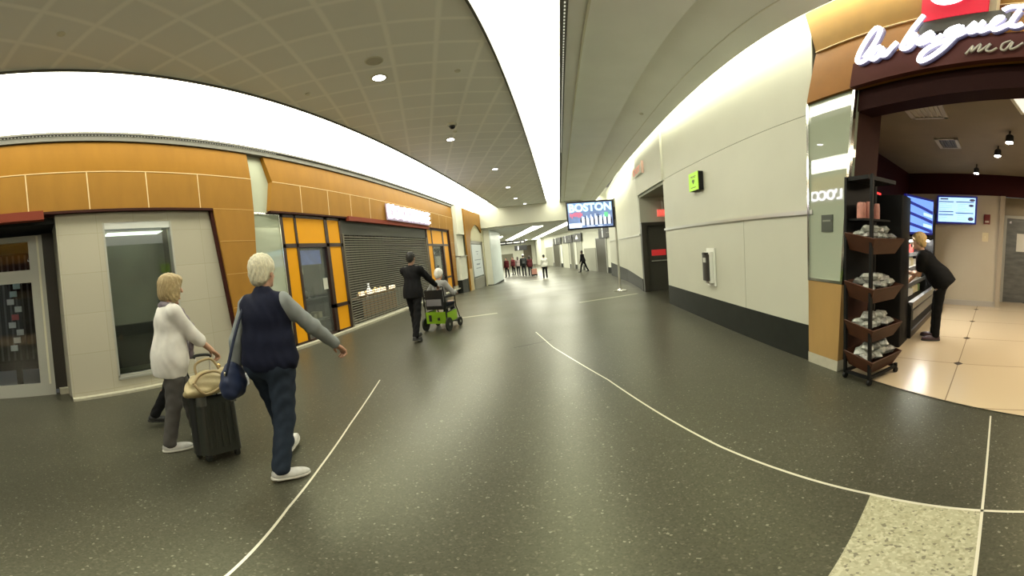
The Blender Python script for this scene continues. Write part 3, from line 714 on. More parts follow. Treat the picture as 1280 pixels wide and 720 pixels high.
# ------------------------------------------------------------------ orange shopfront fascias, left
XA = -5.1
def fascia(t, y0, y1, joints, leg, band=None, chevron=0.):
    """upper leaning band, lower band, one leg; every panel a part with the pale seams between"""
    zs = (2.95, 3.58, 4.14)
    xf, xt = XA + .03, XA
    edges = [y0] + joints + [y1]
    for i, (a, b) in enumerate(zip(edges[:-1], edges[1:])):
        ca = chevron if i == 0 else 0
        MB().add([(XA, a, zs[0]), (XA, b, zs[0]), (xf, b, zs[1]), (xf, a + ca, zs[1]), (X - .1, a, zs[0]), (X - .1, b, zs[0]), (X - .1, b, zs[1]), (X - .1, a + ca, zs[1])],
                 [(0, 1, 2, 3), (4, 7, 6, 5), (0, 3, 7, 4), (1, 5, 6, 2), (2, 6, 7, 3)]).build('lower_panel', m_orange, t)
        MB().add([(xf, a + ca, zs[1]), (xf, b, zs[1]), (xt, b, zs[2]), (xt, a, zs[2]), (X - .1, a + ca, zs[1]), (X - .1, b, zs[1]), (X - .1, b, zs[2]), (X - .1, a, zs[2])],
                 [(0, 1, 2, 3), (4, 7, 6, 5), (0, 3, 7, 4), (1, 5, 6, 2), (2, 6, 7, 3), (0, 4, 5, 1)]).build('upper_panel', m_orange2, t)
    mb = MB(); mb.box(xf - .02, xf + .005, y0 + chevron, y1, 3.574, 3.587)
    for j in joints: mb.add([(XA + .004, j - .01, 2.95), (XA + .004, j + .01, 2.95), (xf + .004, j + .01, 3.575), (xf + .004, j - .01, 3.575)], [(0, 1, 2, 3)])
    mb.build('seam', m_seam, t)
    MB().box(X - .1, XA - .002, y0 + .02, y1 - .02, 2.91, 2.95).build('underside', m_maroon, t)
    lg = MB().prism(leg, 'x', X - .02, XA).build('leg', m_orange, t)
    ly = [p[0] for p in leg]
    for z in (2.94, 2.33, 1.72, 1.1):
        f = lambda zz: (np.interp(zz, [leg[3][1], leg[0][1]], [leg[3][0], leg[0][0]]), np.interp(zz, [leg[2][1], leg[1][1]], [leg[2][0], leg[1][0]]))
        a, b = f(z); MB().box(XA - .005, XA + .003, a + .01, b - .01, z - .006, z + .006).build('leg_seam', mat('leg_seam', (.5, .28, .07), .5), lg)
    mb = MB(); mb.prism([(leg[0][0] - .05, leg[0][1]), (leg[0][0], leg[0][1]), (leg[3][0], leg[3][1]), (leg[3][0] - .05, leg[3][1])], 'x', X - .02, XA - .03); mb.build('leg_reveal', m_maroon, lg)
f1 = thing('shop_fascia', 'orange laminate fascia with tapering leg framing the pale limestone shopfront at left', 'shopfront', group='orange shopfront fascias')
fascia(f1, -2.75, 4.3, [-1.75, -.78, .2, 1.15, 2.13, 3.1], [(3.36, 2.95), (4.3, 2.95), (4.08, .25), (3.62, .25)])
MB().box(XA - .08, XA + .05, -2.7, .42, 2.82, 2.96).build('sign_band', m_redband, f1)
MB().box(X - .02, XA + .01, 3.60, 4.1, .04, .25).build('leg_base', m_stone, f1)
f2 = thing('shop_fascia', 'orange laminate fascia over the yellow-panelled shop with lit white sign', 'shopfront', group='orange shopfront fascias')
fascia(f2, 4.72, 16.4, [5.69 + .97 * i for i in range(11)], [(15.75, 2.95), (16.4, 2.95), (16.2, .2), (15.85, .2)], chevron=.14)
MB().box(XA - .06, XA + .06, 7.4, 13.0, 2.84, 2.96).build('sign_band', m_redband, f2)
MB().box(X - .02, XA + .01, 15.83, 16.22, .05, .2).build('leg_base', m_stone, f2)
f3 = thing('shop_fascia', 'orange fascia with curved lower edge farthest down the left side, beside the blue column', 'shopfront', group='orange shopfront fascias')
pts = [(17.7, 4.2), (17.7, -.25), (18.25, -.3), (18.4, 2.2), (18.9, 3.0)] + [(18.9 + 2.6 * t, 3.0 + .45 * math.sin(t * PI)) for t in (.15, .3, .5, .7, .85, 1)] + [(21.5, 4.2)]
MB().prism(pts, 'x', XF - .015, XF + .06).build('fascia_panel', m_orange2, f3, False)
MB().box(XF - .02, XF + .066, 17.72, 18.25, -.3, .9).build('leg_base', mat('tan_base', (.50, .36, .16), .5), f3)

# ------------------------------------------------------------------ yellow-panelled window bays and rolling grille
m_brown = mat('dark_brown_frame', (.03, .011, .006), .4)
m_yel = mat('golden_yellow_panel', (.66, .30, .008), .4, spec=.15, emis=(1, .42, .01), es=.06)  # slight glow put into the yellow to lift it
m_bayglass = mat('bay_glass', (.75, .8, .78), .03, trans=.92, spec=.6)
def bay(label, y0, sc):
    t = thing('window_bay', label, 'shop window', (X, y0, 0), 0, 'yellow window bays')
    q = lambda a: (a - 5.05) * sc
    rects = dict(TL=(5.14, 5.46, 2.25, 2.85), TM=(5.52, 6.52, 2.25, 2.85), TR=(6.61, 7.11, 2.25, 2.85), LL=(5.10, 5.46, .08, 2.18), RR=(6.6, 7.10, .75, 2.18), LR=(6.63, 7.10, .08, .68))
    mb = MB(); ys_ = [5.05, 7.18]; 
    for a, b, c, d in ((5.05, 5.12, .04, 2.92), (5.46, 5.53, .04, 2.92), (6.5, 6.62, .04, 2.92), (7.09, 7.18, .04, 2.92), (5.05, 7.18, 2.17, 2.26), (5.05, 7.18, 2.84, 2.92), (5.05, 7.18, .04, .1), (6.5, 7.18, .67, .76)):
        mb.box(-.12, .03, q(a), q(b), c, d)
    mb.build('frame', m_brown, t)
    for k_, (a, b, c, d) in rects.items(): MB().box(-.06, .012, q(a), q(b), c, d).build('yellow_panel', m_yel, t)
    MB().box(-.06, -.054, q(5.52), q(6.51), .1, 2.18).build('pane', m_bayglass, t)
    mb = MB(); mb.box(-.8, -.78, q(5.2), q(7.1), 0, 2.2); mb.box(-.8, -.1, q(5.18), q(5.22), 0, 2.2); mb.box(-.8, -.1, q(7.08), q(7.1), 0, 2.2); mb.build('display_case', mat('display_case', (.055, .06, .05), .6, noise=(3, .4)), t)
    return t
b1 = bay('yellow-panelled window bay with dark frame, left of the rolling grille', 5.05, 1.)
b2 = bay('yellow-panelled window bay right of the rolling grille, beyond the wheelchair', 12.95, 2.75 / 2.13)
# things shown in the near bay
m_pal = mat('display_cream', (.55, .5, .33), .6)
MBx = MB(); MBx.box(X - .7, X - .15, 5.6, 6.5, .95, .98)
sh = tag(MBx.build('display_shelf', mat('shelf_glassy', (.16, .16, .14), .3)), 'middle glass shelf inside the near yellow window bay', 'shelf')
sh2 = tag(MB().box(X - .7, X - .15, 5.6, 6.5, .42, .46).build('display_shelf', mat('shelf_glassy', (.16, .16, .14), .3)), 'low glass shelf inside the near yellow window bay', 'shelf')
ds = thing('hanging_poster', 'blue glowing poster high inside the near yellow window bay', 'poster', (X - .16, 6.02, 1.95))
MB().box(-.01, 0, -.42, .42, -.17, .17).build('sheet', mat('blue_poster', (.04, .06, .18), .4, emis=(.12, .2, .6), es=.35, noise=(5, .7)), ds)
MB().box(-.004, .004, -.42, .42, .17, .25).build('hanger', m_dkmetal, ds)
wr = thing('straw_wreath', 'round cream straw ornament hanging near the top of the near window bay', 'ornament', (X - .25, 5.68, 1.66))
mb = MB()
for i in range(18):
    a = i * PI / 9; mb.ball((random.uniform(-.01, .01), .12 * math.cos(a), .15 * math.sin(a)), (.03, .045, .045), 8, 6)
mb.ball((0, 0, 0), (.03, .11, .13), 12, 8); mb.build('straw_ring', mat('straw', (.42, .38, .24), .9, noise=(40, .4)), wr, True)
MB().tube([(0, 0, .16), (0, 0, .5)], .004, 6).build('cord', m_dkmetal, wr)
for i in range(4):
    c = tag(MB().bev(X - .6 + .02, X - .3, 5.68 + i * .2, 5.82 + i * .2, .46, .58 + .03 * (i % 2), .02).build('soap_box', m_pal, None, True), 'small cream box on the low shelf of the near yellow bay', 'box', 'cream boxes on the low bay shelf')
for i in range(3):
    mb = MB(); mb.lathe([(.05, 0), (.055, .02), (.055, .16), (.02, .2), (.02, .24), (.028, .24), (.028, .27)], (X - .4, 5.75 + i * .25, .98), 14)
    tag(mb.build('lotion_bottle', mat('dark_bottle', (.05, .06, .045), .25), None, True), 'dark bottle standing on the middle shelf of the near yellow bay', 'bottle', 'dark bottles on the middle bay shelf')
nt = tag(MB().box(X - .05, X - .046, 6.3, 6.46, 1.15, 1.42).build('paper_notice', mat('paper', (.62, .62, .55), .7)), 'small white paper notice stuck on the near yellow bay window', 'notice')

g = thing('rolling_grille', 'dark horizontal-slat rolling security grille closed across the shop opening', 'grille', (X, 7.2, 0))
mb = MB(); n = 37
m_slat = mat('grille_slat', (.24, .23, .18), .5)
for i in range(n): 
    z = .06 + i * 2.42 / n; mb.box(-.02, -.005, .03, 5.69, z, z + .024)
mb.build('slat_curtain', m_slat, g)
mb = MB()
for i in range(26): mb.box(-.016, -.01, .1 + i * .221, .112 + i * .221, .05, 2.5)
mb.build('link_rods', m_dkmetal, g)
MB().box(-.18, .0, .02, 5.7, 2.48, 2.86).build('drum_box', mat('drum_box', (.05, .05, .042), .5), g)
for y0_ in (.0, 5.66): MB().box(-.06, .03, y0_, y0_ + .06, 0, 2.5).build('guide_rail', mat('guide_rail', (.17, .15, .11), .4, metal=.5), g)
MB().box(-.035, .01, 0, 5.72, .05, .09).build('bottom_bar', m_steel, g)
# counter with self-glowing goods behind the grille
ct = thing('display_counter', 'slatted wooden counter with lit goods behind the rolling grille', 'counter', (-6.15, 9.8, 0))
mb = MB()
for i in range(12): mb.box(.34, .36, -1.1, 1.1, .03 + i * .047, .03 + i * .047 + .036)
mb.build('slat_front', mat('counter_wood', (.34, .19, .085), .5, noise=(6, .3, (1, 6, 6))), ct)
MB().box(-.35, .34, -1.1, 1.1, 0, .58).build('carcass', m_brown, ct)
MB().bev(-.4, .4, -1.15, 1.15, .58, .62, .015).build('top', mat('counter_top', (.22, .15, .09), .4), ct)
m_gold = mat('glowing_gold_goods', (.75, .55, .25), .5, emis=(1, .72, .3), es=1.1, noise=(20, .5))  # goods glow by themselves in place of counter lamps
m_gold2 = mat('glowing_cream_goods', (.8, .7, .5), .5, emis=(1, .85, .6), es=1.5, noise=(18, .4))
def gift_basket(loc, s, m):
    t = thing('gift_basket', 'small lit gift basket on the wooden counter behind the grille', 'gift basket', loc, random.uniform(-.4, .4), 'lit gift baskets on the counter')
    MB().lathe([(.07 * s, 0), (.10 * s, .07 * s), (.105 * s, .075 * s), (.09 * s, .07 * s)], (0, 0, 0), 12).build('basket', mat('wicker', (.35, .22, .09), .8), t, True)
    mb = MB()
    for i in range(5): mb.ball((random.uniform(-.05, .05) * s, random.uniform(-.05, .05) * s, (.08 + random.uniform(0, .06)) * s), .042 * s, 8, 6)
    mb.build('contents', m, t, True)
for i in range(9): gift_basket((-5.98 + .12 * (-1) ** i, 8.84 + i * .24, .62), random.uniform(1.25, 1.5), m_gold if i % 2 else m_gold2)
mb = MB(); mb.lathe([(.06, 0), (.07, .03), (.07, .22), (.03, .30), (.025, .40), (.035, .40), (.035, .44)], (-6.0, 9.45, .62), 16)
bt = tag(mb.build('display_bottle', mat('glowing_white_bottle', (.9, .9, .85), .3, emis=(1, 1, .95), es=1.2), None, True), 'tall lit white bottle standing among the baskets on the counter', 'bottle')  # bottle's brightness is a glow put into its material
lc = tag(MB().box(-6.3, -6.24, 11.1, 12.8, .05, .62).build('low_cabinet', mat('grey_cabinet', (.22, .22, .19), .5)), 'plain grey low cabinet behind the grille, right of the slatted counter', 'cabinet')
for i, (y, z) in enumerate(((9.2, 1.7), (10.6, 1.55), (11.5, 1.6))):
    tag(MB().box(-8.78, -8.74, y - .25, y + .25, z - .2, z + .2).build('wall_picture', mat('shop_picture_%d' % i, (.2, .19, .15), .5, emis=(.5, .5, .45), es=.06)), ('dim pale picture at left on the back wall behind the grille', 'dim pale picture in the middle of the back wall behind the grille', 'dim pale picture at right on the back wall behind the grille')[i], 'picture')

# lit sign over the grille
sg = thing('lit_shop_sign', 'glowing white block-letter sign on the orange fascia above the rolling grille', 'sign', (XA + .1, 11.23, 3.24))
m_neon = mat('sign_white_glow', (1, 1, 1), .4, emis=(.93, .9, 1.), es=6.)
M = face_matrix((.03, 0, 0), (0, 1, 0), (0, 0, 1))
text_obj("L'OCCITANE", 'letters', .60, m_neon, M, sg, extrude=.03, bold=.012, width=3.45)
MB().box(-.03, .0, -1.78, 1.78, -.26, .26).build('halo_board', mat('sign_halo', (.30, .24, .28), .5, emis=(.75, .65, 1.), es=.12), sg)  # board added to hold the purple halo around the letters in its glow

# ------------------------------------------------------------------ right-hand shop: pillar, fascia, script sign
pl = thing('shop_pillar', 'shop pillar with pale green glass above and tan wood below, at the right shop entrance', 'pillar')
MB().prism([(2.94, 1.02), (2.94, 3.12), (2.26, 3.12), (2.42, 1.02)], 'x', 2.615, 2.68).build('glass_panel', m_panelglass, pl)
m_tan = mat('tan_wood', (.36, .22, .075), .4, noise=(4, .12, (1, 1, .3)))
MB().prism([(2.95, .13), (2.95, 1.0), (2.425, 1.0), (2.48, .13)], 'x', 2.60, 2.9).build('wood_base', m_tan, pl)
MB().prism([(2.96, 0), (2.96, .13), (2.48, .13), (2.49, 0)], 'x', 2.60, 2.9).build('stone_foot', m_stone, pl)
mb = MB(); mb.prism([(2.255, 3.12), (2.285, 3.12), (2.445, 1.0), (2.415, 1.0)], 'x', 2.595, 2.635); mb.box(2.595, 2.66, 2.925, 2.955, 1.0, 3.12); mb.box(2.6, 2.66, 2.42, 2.95, .995, 1.03)
mb.build('chrome_edge', m_chrome, pl)
MB().prism([(2.27, 3.1), (2.32, 3.1), (2.52, .13), (2.47, .13)], 'x', 2.68, 3.05).build('inner_return', mat('brown_return', (.05, .018, .012), .6, spec=.2), pl)
MB().box(2.605, 2.618, 2.565, 2.735, 1.55, 1.735).build('dark_plaque', mat('plaque', (.05, .06, .045), .4), pl)
MB().box(2.60, 2.606, 2.59, 2.71, 1.66, 1.68).build('plaque_line', mat('plaque_line', (.18, .19, .15), .5), pl)

f4 = thing('shop_fascia', 'orange-brown fascia with glowing script sign over the right-hand shop entrance', 'shopfront', group='orange shopfront fascias')
m_or3 = mat('orange_brown_laminate', (.25, .105, .018), .5, spec=.15, noise=(4, .08)); m_or4 = mat('orange_gold_laminate', (.24, .13, .025), .5, spec=.15, noise=(4, .08))
E4 = [2.92, 1.95, 1.0, .0, -1.2, -2.6]
for i, (a, b) in enumerate(zip(E4[:-1], E4[1:])):
    ca = -.09 if i == 0 else 0
    MB().add([(2.57, a, 3.09), (2.57, b, 3.09), (2.63, b, 3.79), (2.63, a + ca, 3.79), (2.95, a, 3.09), (2.95, b, 3.09), (2.95, b, 3.79), (2.95, a + ca, 3.79)], [(0, 1, 2, 3), (4, 7, 6, 5), (0, 3, 7, 4), (1, 5, 6, 2), (2, 6, 7, 3), (0, 4, 5, 1)]).build('lower_panel', m_or3, f4)
    MB().add([(2.63, a + ca, 3.79), (2.63, b, 3.79), (2.56, b, 4.45), (2.56, a, 4.45), (2.95, a + ca, 3.79), (2.95, b, 3.79), (2.95, b, 4.45), (2.95, a, 4.45)], [(0, 1, 2, 3), (4, 7, 6, 5), (0, 3, 7, 4), (1, 5, 6, 2), (2, 6, 7, 3), (0, 4, 5, 1)]).build('upper_panel', m_or4, f4)
MB().box(2.61, 2.632, -2.6, 2.82, 3.785, 3.795).build('seam', m_seam, f4)
MB().prism([(2.27, 3.08), (2.23, 3.36), (-2.6, 3.36), (-2.6, 3.08)], 'x', 2.53, 2.60).build('sign_band', mat('red_brown_band', (.085, .024, .018), .6, spec=.15), f4)
MB().box(2.66, 2.9, -2.6, 2.30, 2.84, 3.09).build('header', mat('header_maroon', (.022, .006, .005), .7, spec=.1), f4)
MB().box(2.50, 2.56, .80, 1.53, 3.47, 3.62).build('logo_shelf', mat('logo_shelf', (.05, .045, .035), .5), f4)
struct(MB().box(2.65, 2.95, -4.5, -2.6, 0, 4.9).build('wall_right_near', m_wallr))
struct(MB().box(2.66, 2.95, -2.6, 3.0, 4.4, 4.9).build('wall_right_top', m_wallr))

ss = thing('script_sign', 'glowing white handwritten-style sign reading la baguette on the right-hand fascia', 'sign', (2.50, 0, 0))
strokes = [[(2.052, 3.349), (1.943, 3.491), (1.883, 3.633), (1.91, 3.691), (1.966, 3.659), (2.07, 3.503), (2.131, 3.365), (2.117, 3.31), (2.057, 3.311), (1.988, 3.349)], [(1.872, 3.432), (1.932, 3.408), (1.983, 3.336), (1.953, 3.293), (1.897, 3.324), (1.853, 3.403), (1.869, 3.32), (1.827, 3.307), (1.775, 3.366), (1.711, 3.428)], [(1.477, 3.688), (1.514, 3.63), (1.591, 3.506), (1.662, 3.363), (1.656, 3.324), (1.601, 3.329), (1.547, 3.409), (1.542, 3.468), (1.589, 3.461), (1.637, 3.388)], [(1.396, 3.456), (1.447, 3.433), (1.516, 3.368), (1.497, 3.336), (1.435, 3.357), (1.386, 3.435), (1.405, 3.355), (1.365, 3.351), (1.308, 3.395)], [(1.163, 3.463), (1.243, 3.44), (1.278, 3.388), (1.224, 3.381), (1.15, 3.454), (1.213, 3.337), (1.3, 3.23), (1.409, 3.154), (1.494, 3.135), (1.483, 3.206), (1.414, 3.269), (1.304, 3.312), (1.166, 3.362), (1.112, 3.397)], [(1.045, 3.48), (1.1, 3.407), (1.082, 3.368), (1.04, 3.389), (0.98, 3.479), (1.018, 3.402), (1.0, 3.364), (0.948, 3.39)], [(0.949, 3.402), (0.877, 3.462), (0.847, 3.505), (0.887, 3.499), (0.921, 3.433), (0.905, 3.365), (0.857, 3.376), (0.787, 3.425)], [(0.728, 3.576), (0.774, 3.459), (0.785, 3.401), (0.74, 3.384), (0.699, 3.409)], [(0.849, 3.592), (0.792, 3.625), (0.713, 3.622)]]
strokes += [[(a - .16, z + .01) for a, z in strokes[7]], [(.713, 3.622), (.6, 3.628), (.47, 3.62)], [(a - .46, z + .03) for a, z in strokes[6]]]
names = ['letter_l', 'letter_a', 'letter_b', 'letter_a', 'letter_g', 'letter_u', 'letter_e', 'letter_t', 'letter_crossbar', 'letter_t', 'letter_crossbar', 'letter_e']
m_script = mat('script_glow', (1, 1, 1), .4, emis=(.92, .95, 1.), es=5.)
m_script_edge = mat('script_edge', (.22, .20, .28), .4, emis=(.2, .22, .6), es=.10)
for nm, st in zip(names, strokes):
    P = smooth_path([(-.03, a, z) for a, z in st], 5)
    lt = MB().tube(P, .0185, 8).build(nm, m_script, ss, 'all')
    MB().tube([(p[0] + .035, p[1] - .004, p[2] - .006) for p in P], .024, 8).build('letter_return', m_script_edge, lt, 'all')
s2 = thing('script_sign', 'smaller unlit grey script word starting with ma below the glowing sign', 'sign', (2.50, 0, 0))
ma = [[(1.118, 3.143), (1.059, 3.226), (1.075, 3.157), (1.001, 3.238), (1.016, 3.152), (0.927, 3.227), (0.958, 3.165), (0.926, 3.144), (0.875, 3.175)], [(0.775, 3.24), (0.832, 3.214), (0.844, 3.161), (0.813, 3.146), (0.763, 3.228), (0.776, 3.153), (0.74, 3.16), (0.685, 3.21)]]
for nm, st in zip(('letter_m', 'letter_a'), ma): MB().tube(smooth_path([(.0, a, z) for a, z in st], 5), .011, 8).build(nm, mat('script_grey', (.5, .47, .4), .4, metal=.3), s2, 'all')
lg = thing('logo_sign', 'square red lit logo board with white rounded emblem above the script sign', 'sign', (2.52, 1.24, 3.62))
MB().box(-.03, .04, -.27, .27, 0, .6).build('red_board', mat('logo_red', (.5, .01, .03), .5, spec=.2, emis=(1, .02, .06), es=.4), lg)
mb = MB(); mb.lathe([(.0, -.045), (.17, -.045), (.17, -.03), (.0, -.03)], (0, 0.03, .33), 24, 'x', (1, 1)); mb.build('white_emblem', mat('logo_white', (1, 1, 1), .4, emis=(1, 1, 1), es=3.), lg)
MB().tube(smooth_path([(-.05, .08, .30), (-.05, .04, .25), (-.05, -.02, .26), (-.05, -.03, .31), (-.05, .02, .33)], 5), .008, 6).build('grey_swirl', mat('logo_grey', (.5, .5, .5), .5), lg)
MB().box(-.02, .05, -.33, -.275, .0, .6).build('side_trim', mat('logo_trim', (.35, .28, .18), .5), lg)

# ------------------------------------------------------------------ inside the right-hand shop
sa = 17 * D2R; SO = Vector((3.75, 2.5, 0)); SM = Matrix.Translation(SO) @ Matrix.Rotation(sa, 4, 'Z')
def sw_(x, y, z=0): return tuple(SM @ Vector((x, y, z)))
m_tile, nt_, b_, mp_, mx_ = grid_mat('shop_floor_tiles', (.52, .42, .28), (.25, .19, .12), sa, 1.12, (5.02 * .9375 , 1.97 * .9375, 0), .012, .22, jitter=.03, spec=.5)
# small dark diamonds where the joints cross
def add_diamonds(nt, mp, mx, b, size, dark):
    L = nt.links.new; sep = nt.nodes.new('ShaderNodeSeparateXYZ'); L(mp.outputs['Vector'], sep.inputs[0]); o = []
    for a in 'XY':
        pp = nt.nodes.new('ShaderNodeMath'); pp.operation = 'PINGPONG'; pp.inputs[1].default_value = .5; L(sep.outputs[a], pp.inputs[0]); o.append(pp)
    ad = nt.nodes.new('ShaderNodeMath'); ad.operation = 'ADD'; L(o[0].outputs[0], ad.inputs[0]); L(o[1].outputs[0], ad.inputs[1])
    lt = nt.nodes.new('ShaderNodeMath'); lt.operation = 'LESS_THAN'; lt.inputs[1].default_value = size; L(ad.outputs[0], lt.inputs[0])
    m2 = nt.nodes.new('ShaderNodeMix'); m2.data_type = 'RGBA'; L(lt.outputs[0], m2.inputs[0]); L(mx.outputs[2], m2.inputs[6]); m2.inputs[7].default_value = (*dark, 1)
    L(m2.outputs[2], b.inputs['Base Color'])
add_diamonds(nt_, mp_, mx_, b_, .055, (.05, .035, .02))
mb = MB(); mb.add([(2.66, 2.45, .01), (2.66, -2.6, .01), (9, -2.6, .01), (9, 4.5, .01), (3.0, 3.05, .01), (2.9, 2.5, .01)], [(0, 1, 2, 3, 4, 5)]); struct(mb.build('floor_shop', m_tile))
m_mar = mat('shop_maroon_wall', (.035, .005, .005), .7, spec=.15); m_beige = mat('shop_beige_wall', (.40, .345, .25), .6, noise=(1.5, .04)); m_shopceil = mat('shop_ceiling', (.20, .165, .115), .85, noise=(2, .08))
mb = MB(SM); mb.box(-.88, 3.4, .78, .9, 0, 3.0); struct(mb.build('wall_shop_side', m_mar))
mb = MB(SM); mb.box(3.36, 3.48, -1.29, .8, 0, 2.52); struct(mb.build('wall_shop_back', m_beige))
mb = MB(SM); mb.box(3.34, 3.48, -4.5, .8, 2.52, 3.0); struct(mb.build('wall_shop_back_upper', m_mar))
mb = MB(SM); mb.box(3.34, 3.36, -1.29, .8, .01, .13); struct(mb.build('baseboard_shop', mat('shop_base_grey', (.33, .30, .25), .4)))
mb = MB(SM); mb.box(4.15, 4.25, -4.5, -.9, 2.1, 2.6); mb.box(4.15, 4.25, -1.42, -.9, 0, 2.6); struct(mb.build('wall_shop_recess', m_beige))
mb = MB(SM); mb.box(3.3, 3.55, -1.40, -1.29, 0, 2.52); struct(mb.build('trim_shop_corner', mat('corner_tan', (.30, .25, .18), .5)))
mb = MB(); mb.add([(2.9, -2.6, 3.0), (9, -2.6, 3.0), (9, 5, 3.0), (2.9, 3.2, 3.0)], [(0, 1, 2, 3)]); struct(mb.build('ceiling_shop', m_shopceil))
mb = MB(); mb.box(2.9, 9, -2.7, -2.6, 0, 3.0); struct(mb.build('wall_shop_near', m_mar))
sd = thing('steel_cold_room_door', 'brushed steel cold-room door in the recess at the right edge of the shop', 'steel door', sw_(4.14, -1.42), sa)
m_dsteel = mat('dull_steel', (.16, .165, .16), .38, metal=.7, noise=(3, .3, (1, 1, 4)))
MB().box(-.05, 0, -2.6, -.0, .02, 2.1).build('leaf', m_dsteel, sd)
mb = MB(); mb.box(-.08, .0, -.06, .04, 0, 2.15); mb.box(-.08, 0, -2.6, .04, 2.08, 2.15); mb.build('frame', m_silver, sd)
MB().box(-.075, -.05, -.62, -.32, 1.28, 1.72).build('white_plate', mat('white_plate', (.7, .7, .65), .4), sd)
mb = MB(); mb.lathe([(.03, 0), (.03, .05)], (-.08, -.15, 1.98), 12, 'x'); mb.build('hinge', m_chrome, sd, True)

# open-front cooler
co = thing('open_cooler', 'open-front refrigerated display case with lit shelves against the maroon shop wall', 'cooler', sw_(.44, 0), sa)
CL = 2.06
m_cblk = mat('cooler_black', (.006, .006, .006), .5, spec=.2)
MB().prism([(-.10, .02), (.75, .02), (.75, 1.5), (.0, 1.5), (.0, .62), (-.10, .5)], 'x', -.02, 0.02).build('gable', m_cblk, co)
MB().prism([(-.10, .02), (.75, .02), (.75, 1.5), (.0, 1.5), (.0, .62), (-.10, .5)], 'x', CL, CL + .05).build('gable', m_cblk, co)
MB().box(0, CL, .68, .75, .1, 1.5).build('back_panel', mat('cooler_back_glow', (.75, .75, .72), .4, emis=(1, 1, .95), es=.9), co)  # glow put into the back panel to brighten the cooler
MB().box(0, CL, .05, .75, 1.46, 1.52).build('canopy', m_cblk, co)
MB().box(.02, CL - .02, .09, .13, 1.43, 1.458).build('light_tube', mat('cooler_tube', (1, 1, 1), .4, emis=(1, .98, .92), es=120.), co)
MB().prism([(-.06, .1), (.75, .1), (.75, .42), (.05, .42)], 'x', 0, CL).build('well', m_cblk, co)
MB().box(0, CL, -.13, -.05, .30, .44).build('bumper', mat('cooler_bumper', (.20, .19, .17), .35, metal=.4), co)
MB().box(0, CL, -.12, -.04, .46, .56).build('front_rail', m_steel, co)
MB().box(0, CL, -.09, .70, .0, .1).build('kick_plate', mat('cooler_kick', (.06, .05, .04), .5), co)
m_shelf = mat('cooler_shelf', (.5, .5, .48), .3, metal=.3)
SH = [.44, .70, .95, 1.20]
for i, z in enumerate(SH[1:]): 
    s_ = MB().box(0, CL, .16 + .05 * i, .68, z - .025, z).build('shelf', m_shelf, co)
    MB().box(0, CL, .145 + .05 * i, .16 + .05 * i, z - .04, z + .03).build('price_rail', mat('price_rail', (.06, .06, .06), .4), s_)
fm_ = [mat('pack_white', (.78, .76, .7), .45), mat('pack_cream', (.75, .66, .42), .5), mat('pack_red', (.5, .05, .04), .45), mat('pack_blue', (.07, .13, .35), .45), mat('pack_green', (.2, .3, .12), .5)]
shelf_words = ['bottom well', 'lowest shelf', 'middle shelf', 'top shelf']
for si, z in enumerate(SH):
    for i in range(11):
        x = .54 + i * .185; y = .2 + .05 * si; hgt = random.uniform(.13, .19)
        m_ = fm_[random.choices((0, 1, 2, 3, 4), ((5, 5, 0, 0, 1), (3, 1, 0, 4, 1), (4, 5, 0, 0, 0), (5, 0, 3, 0, 0))[si])[0]]
        mb = MB(SM @ Matrix.Translation((x, y + .1, z + .001)) @ Matrix.Rotation(random.uniform(-.15, .15), 4, 'Z'))
        if i % 3 == 0: mb.prism([(-.07, 0), (.07, 0), (.07, hgt * .7), (0, hgt), (-.07, hgt * .7)], 'y', -.05, .07)
        elif i % 3 == 1: mb.bev(-.075, .075, -.06, .07, 0, hgt * .75, .025)
        else: mb.lathe([(.055, 0), (.06, .02), (.06, hgt * .6), (.03, hgt * .85), (.03, hgt), (.0, hgt)], (0, 0, 0), 12)
        o = mb.build('food_pack', m_, None, i % 3 != 0)
        tag(o, 'small packed food item on the %s of the lit cooler' % shelf_words[si], 'food pack', 'packed food on the ' + shelf_words[si])
# dark cabinet beyond the cooler
tag(MB(SM).bev(-.02, .40, -.06, .77, 0.01, 2.06, .02).build('dark_cabinet', m_cblk, None, True), 'tall black cabinet between the snack rack and the lit cooler', 'cabinet')
tag(MB(SM).bev(CL + .50, 3.33, .12, .77, 0.01, 2.05, .03).build('dark_cabinet', m_cblk, None, True), 'tall black cabinet between the lit cooler and the beige back wall', 'cabinet')
rl = thing('red_lamp', 'small red glowing lamp on top of the tall black cabinet', 'lamp', sw_(.19, .40, 2.062), sa)
MB().box(-.17, .17, -.06, .06, 0, .03).build('base', m_cblk, rl); MB().bev(-.15, .15, -.04, .04, .03, .07, .015).build('tube', mat('red_glow', (.5, .02, .02), .4, emis=(1, .05, .04), es=1.2), rl, True)

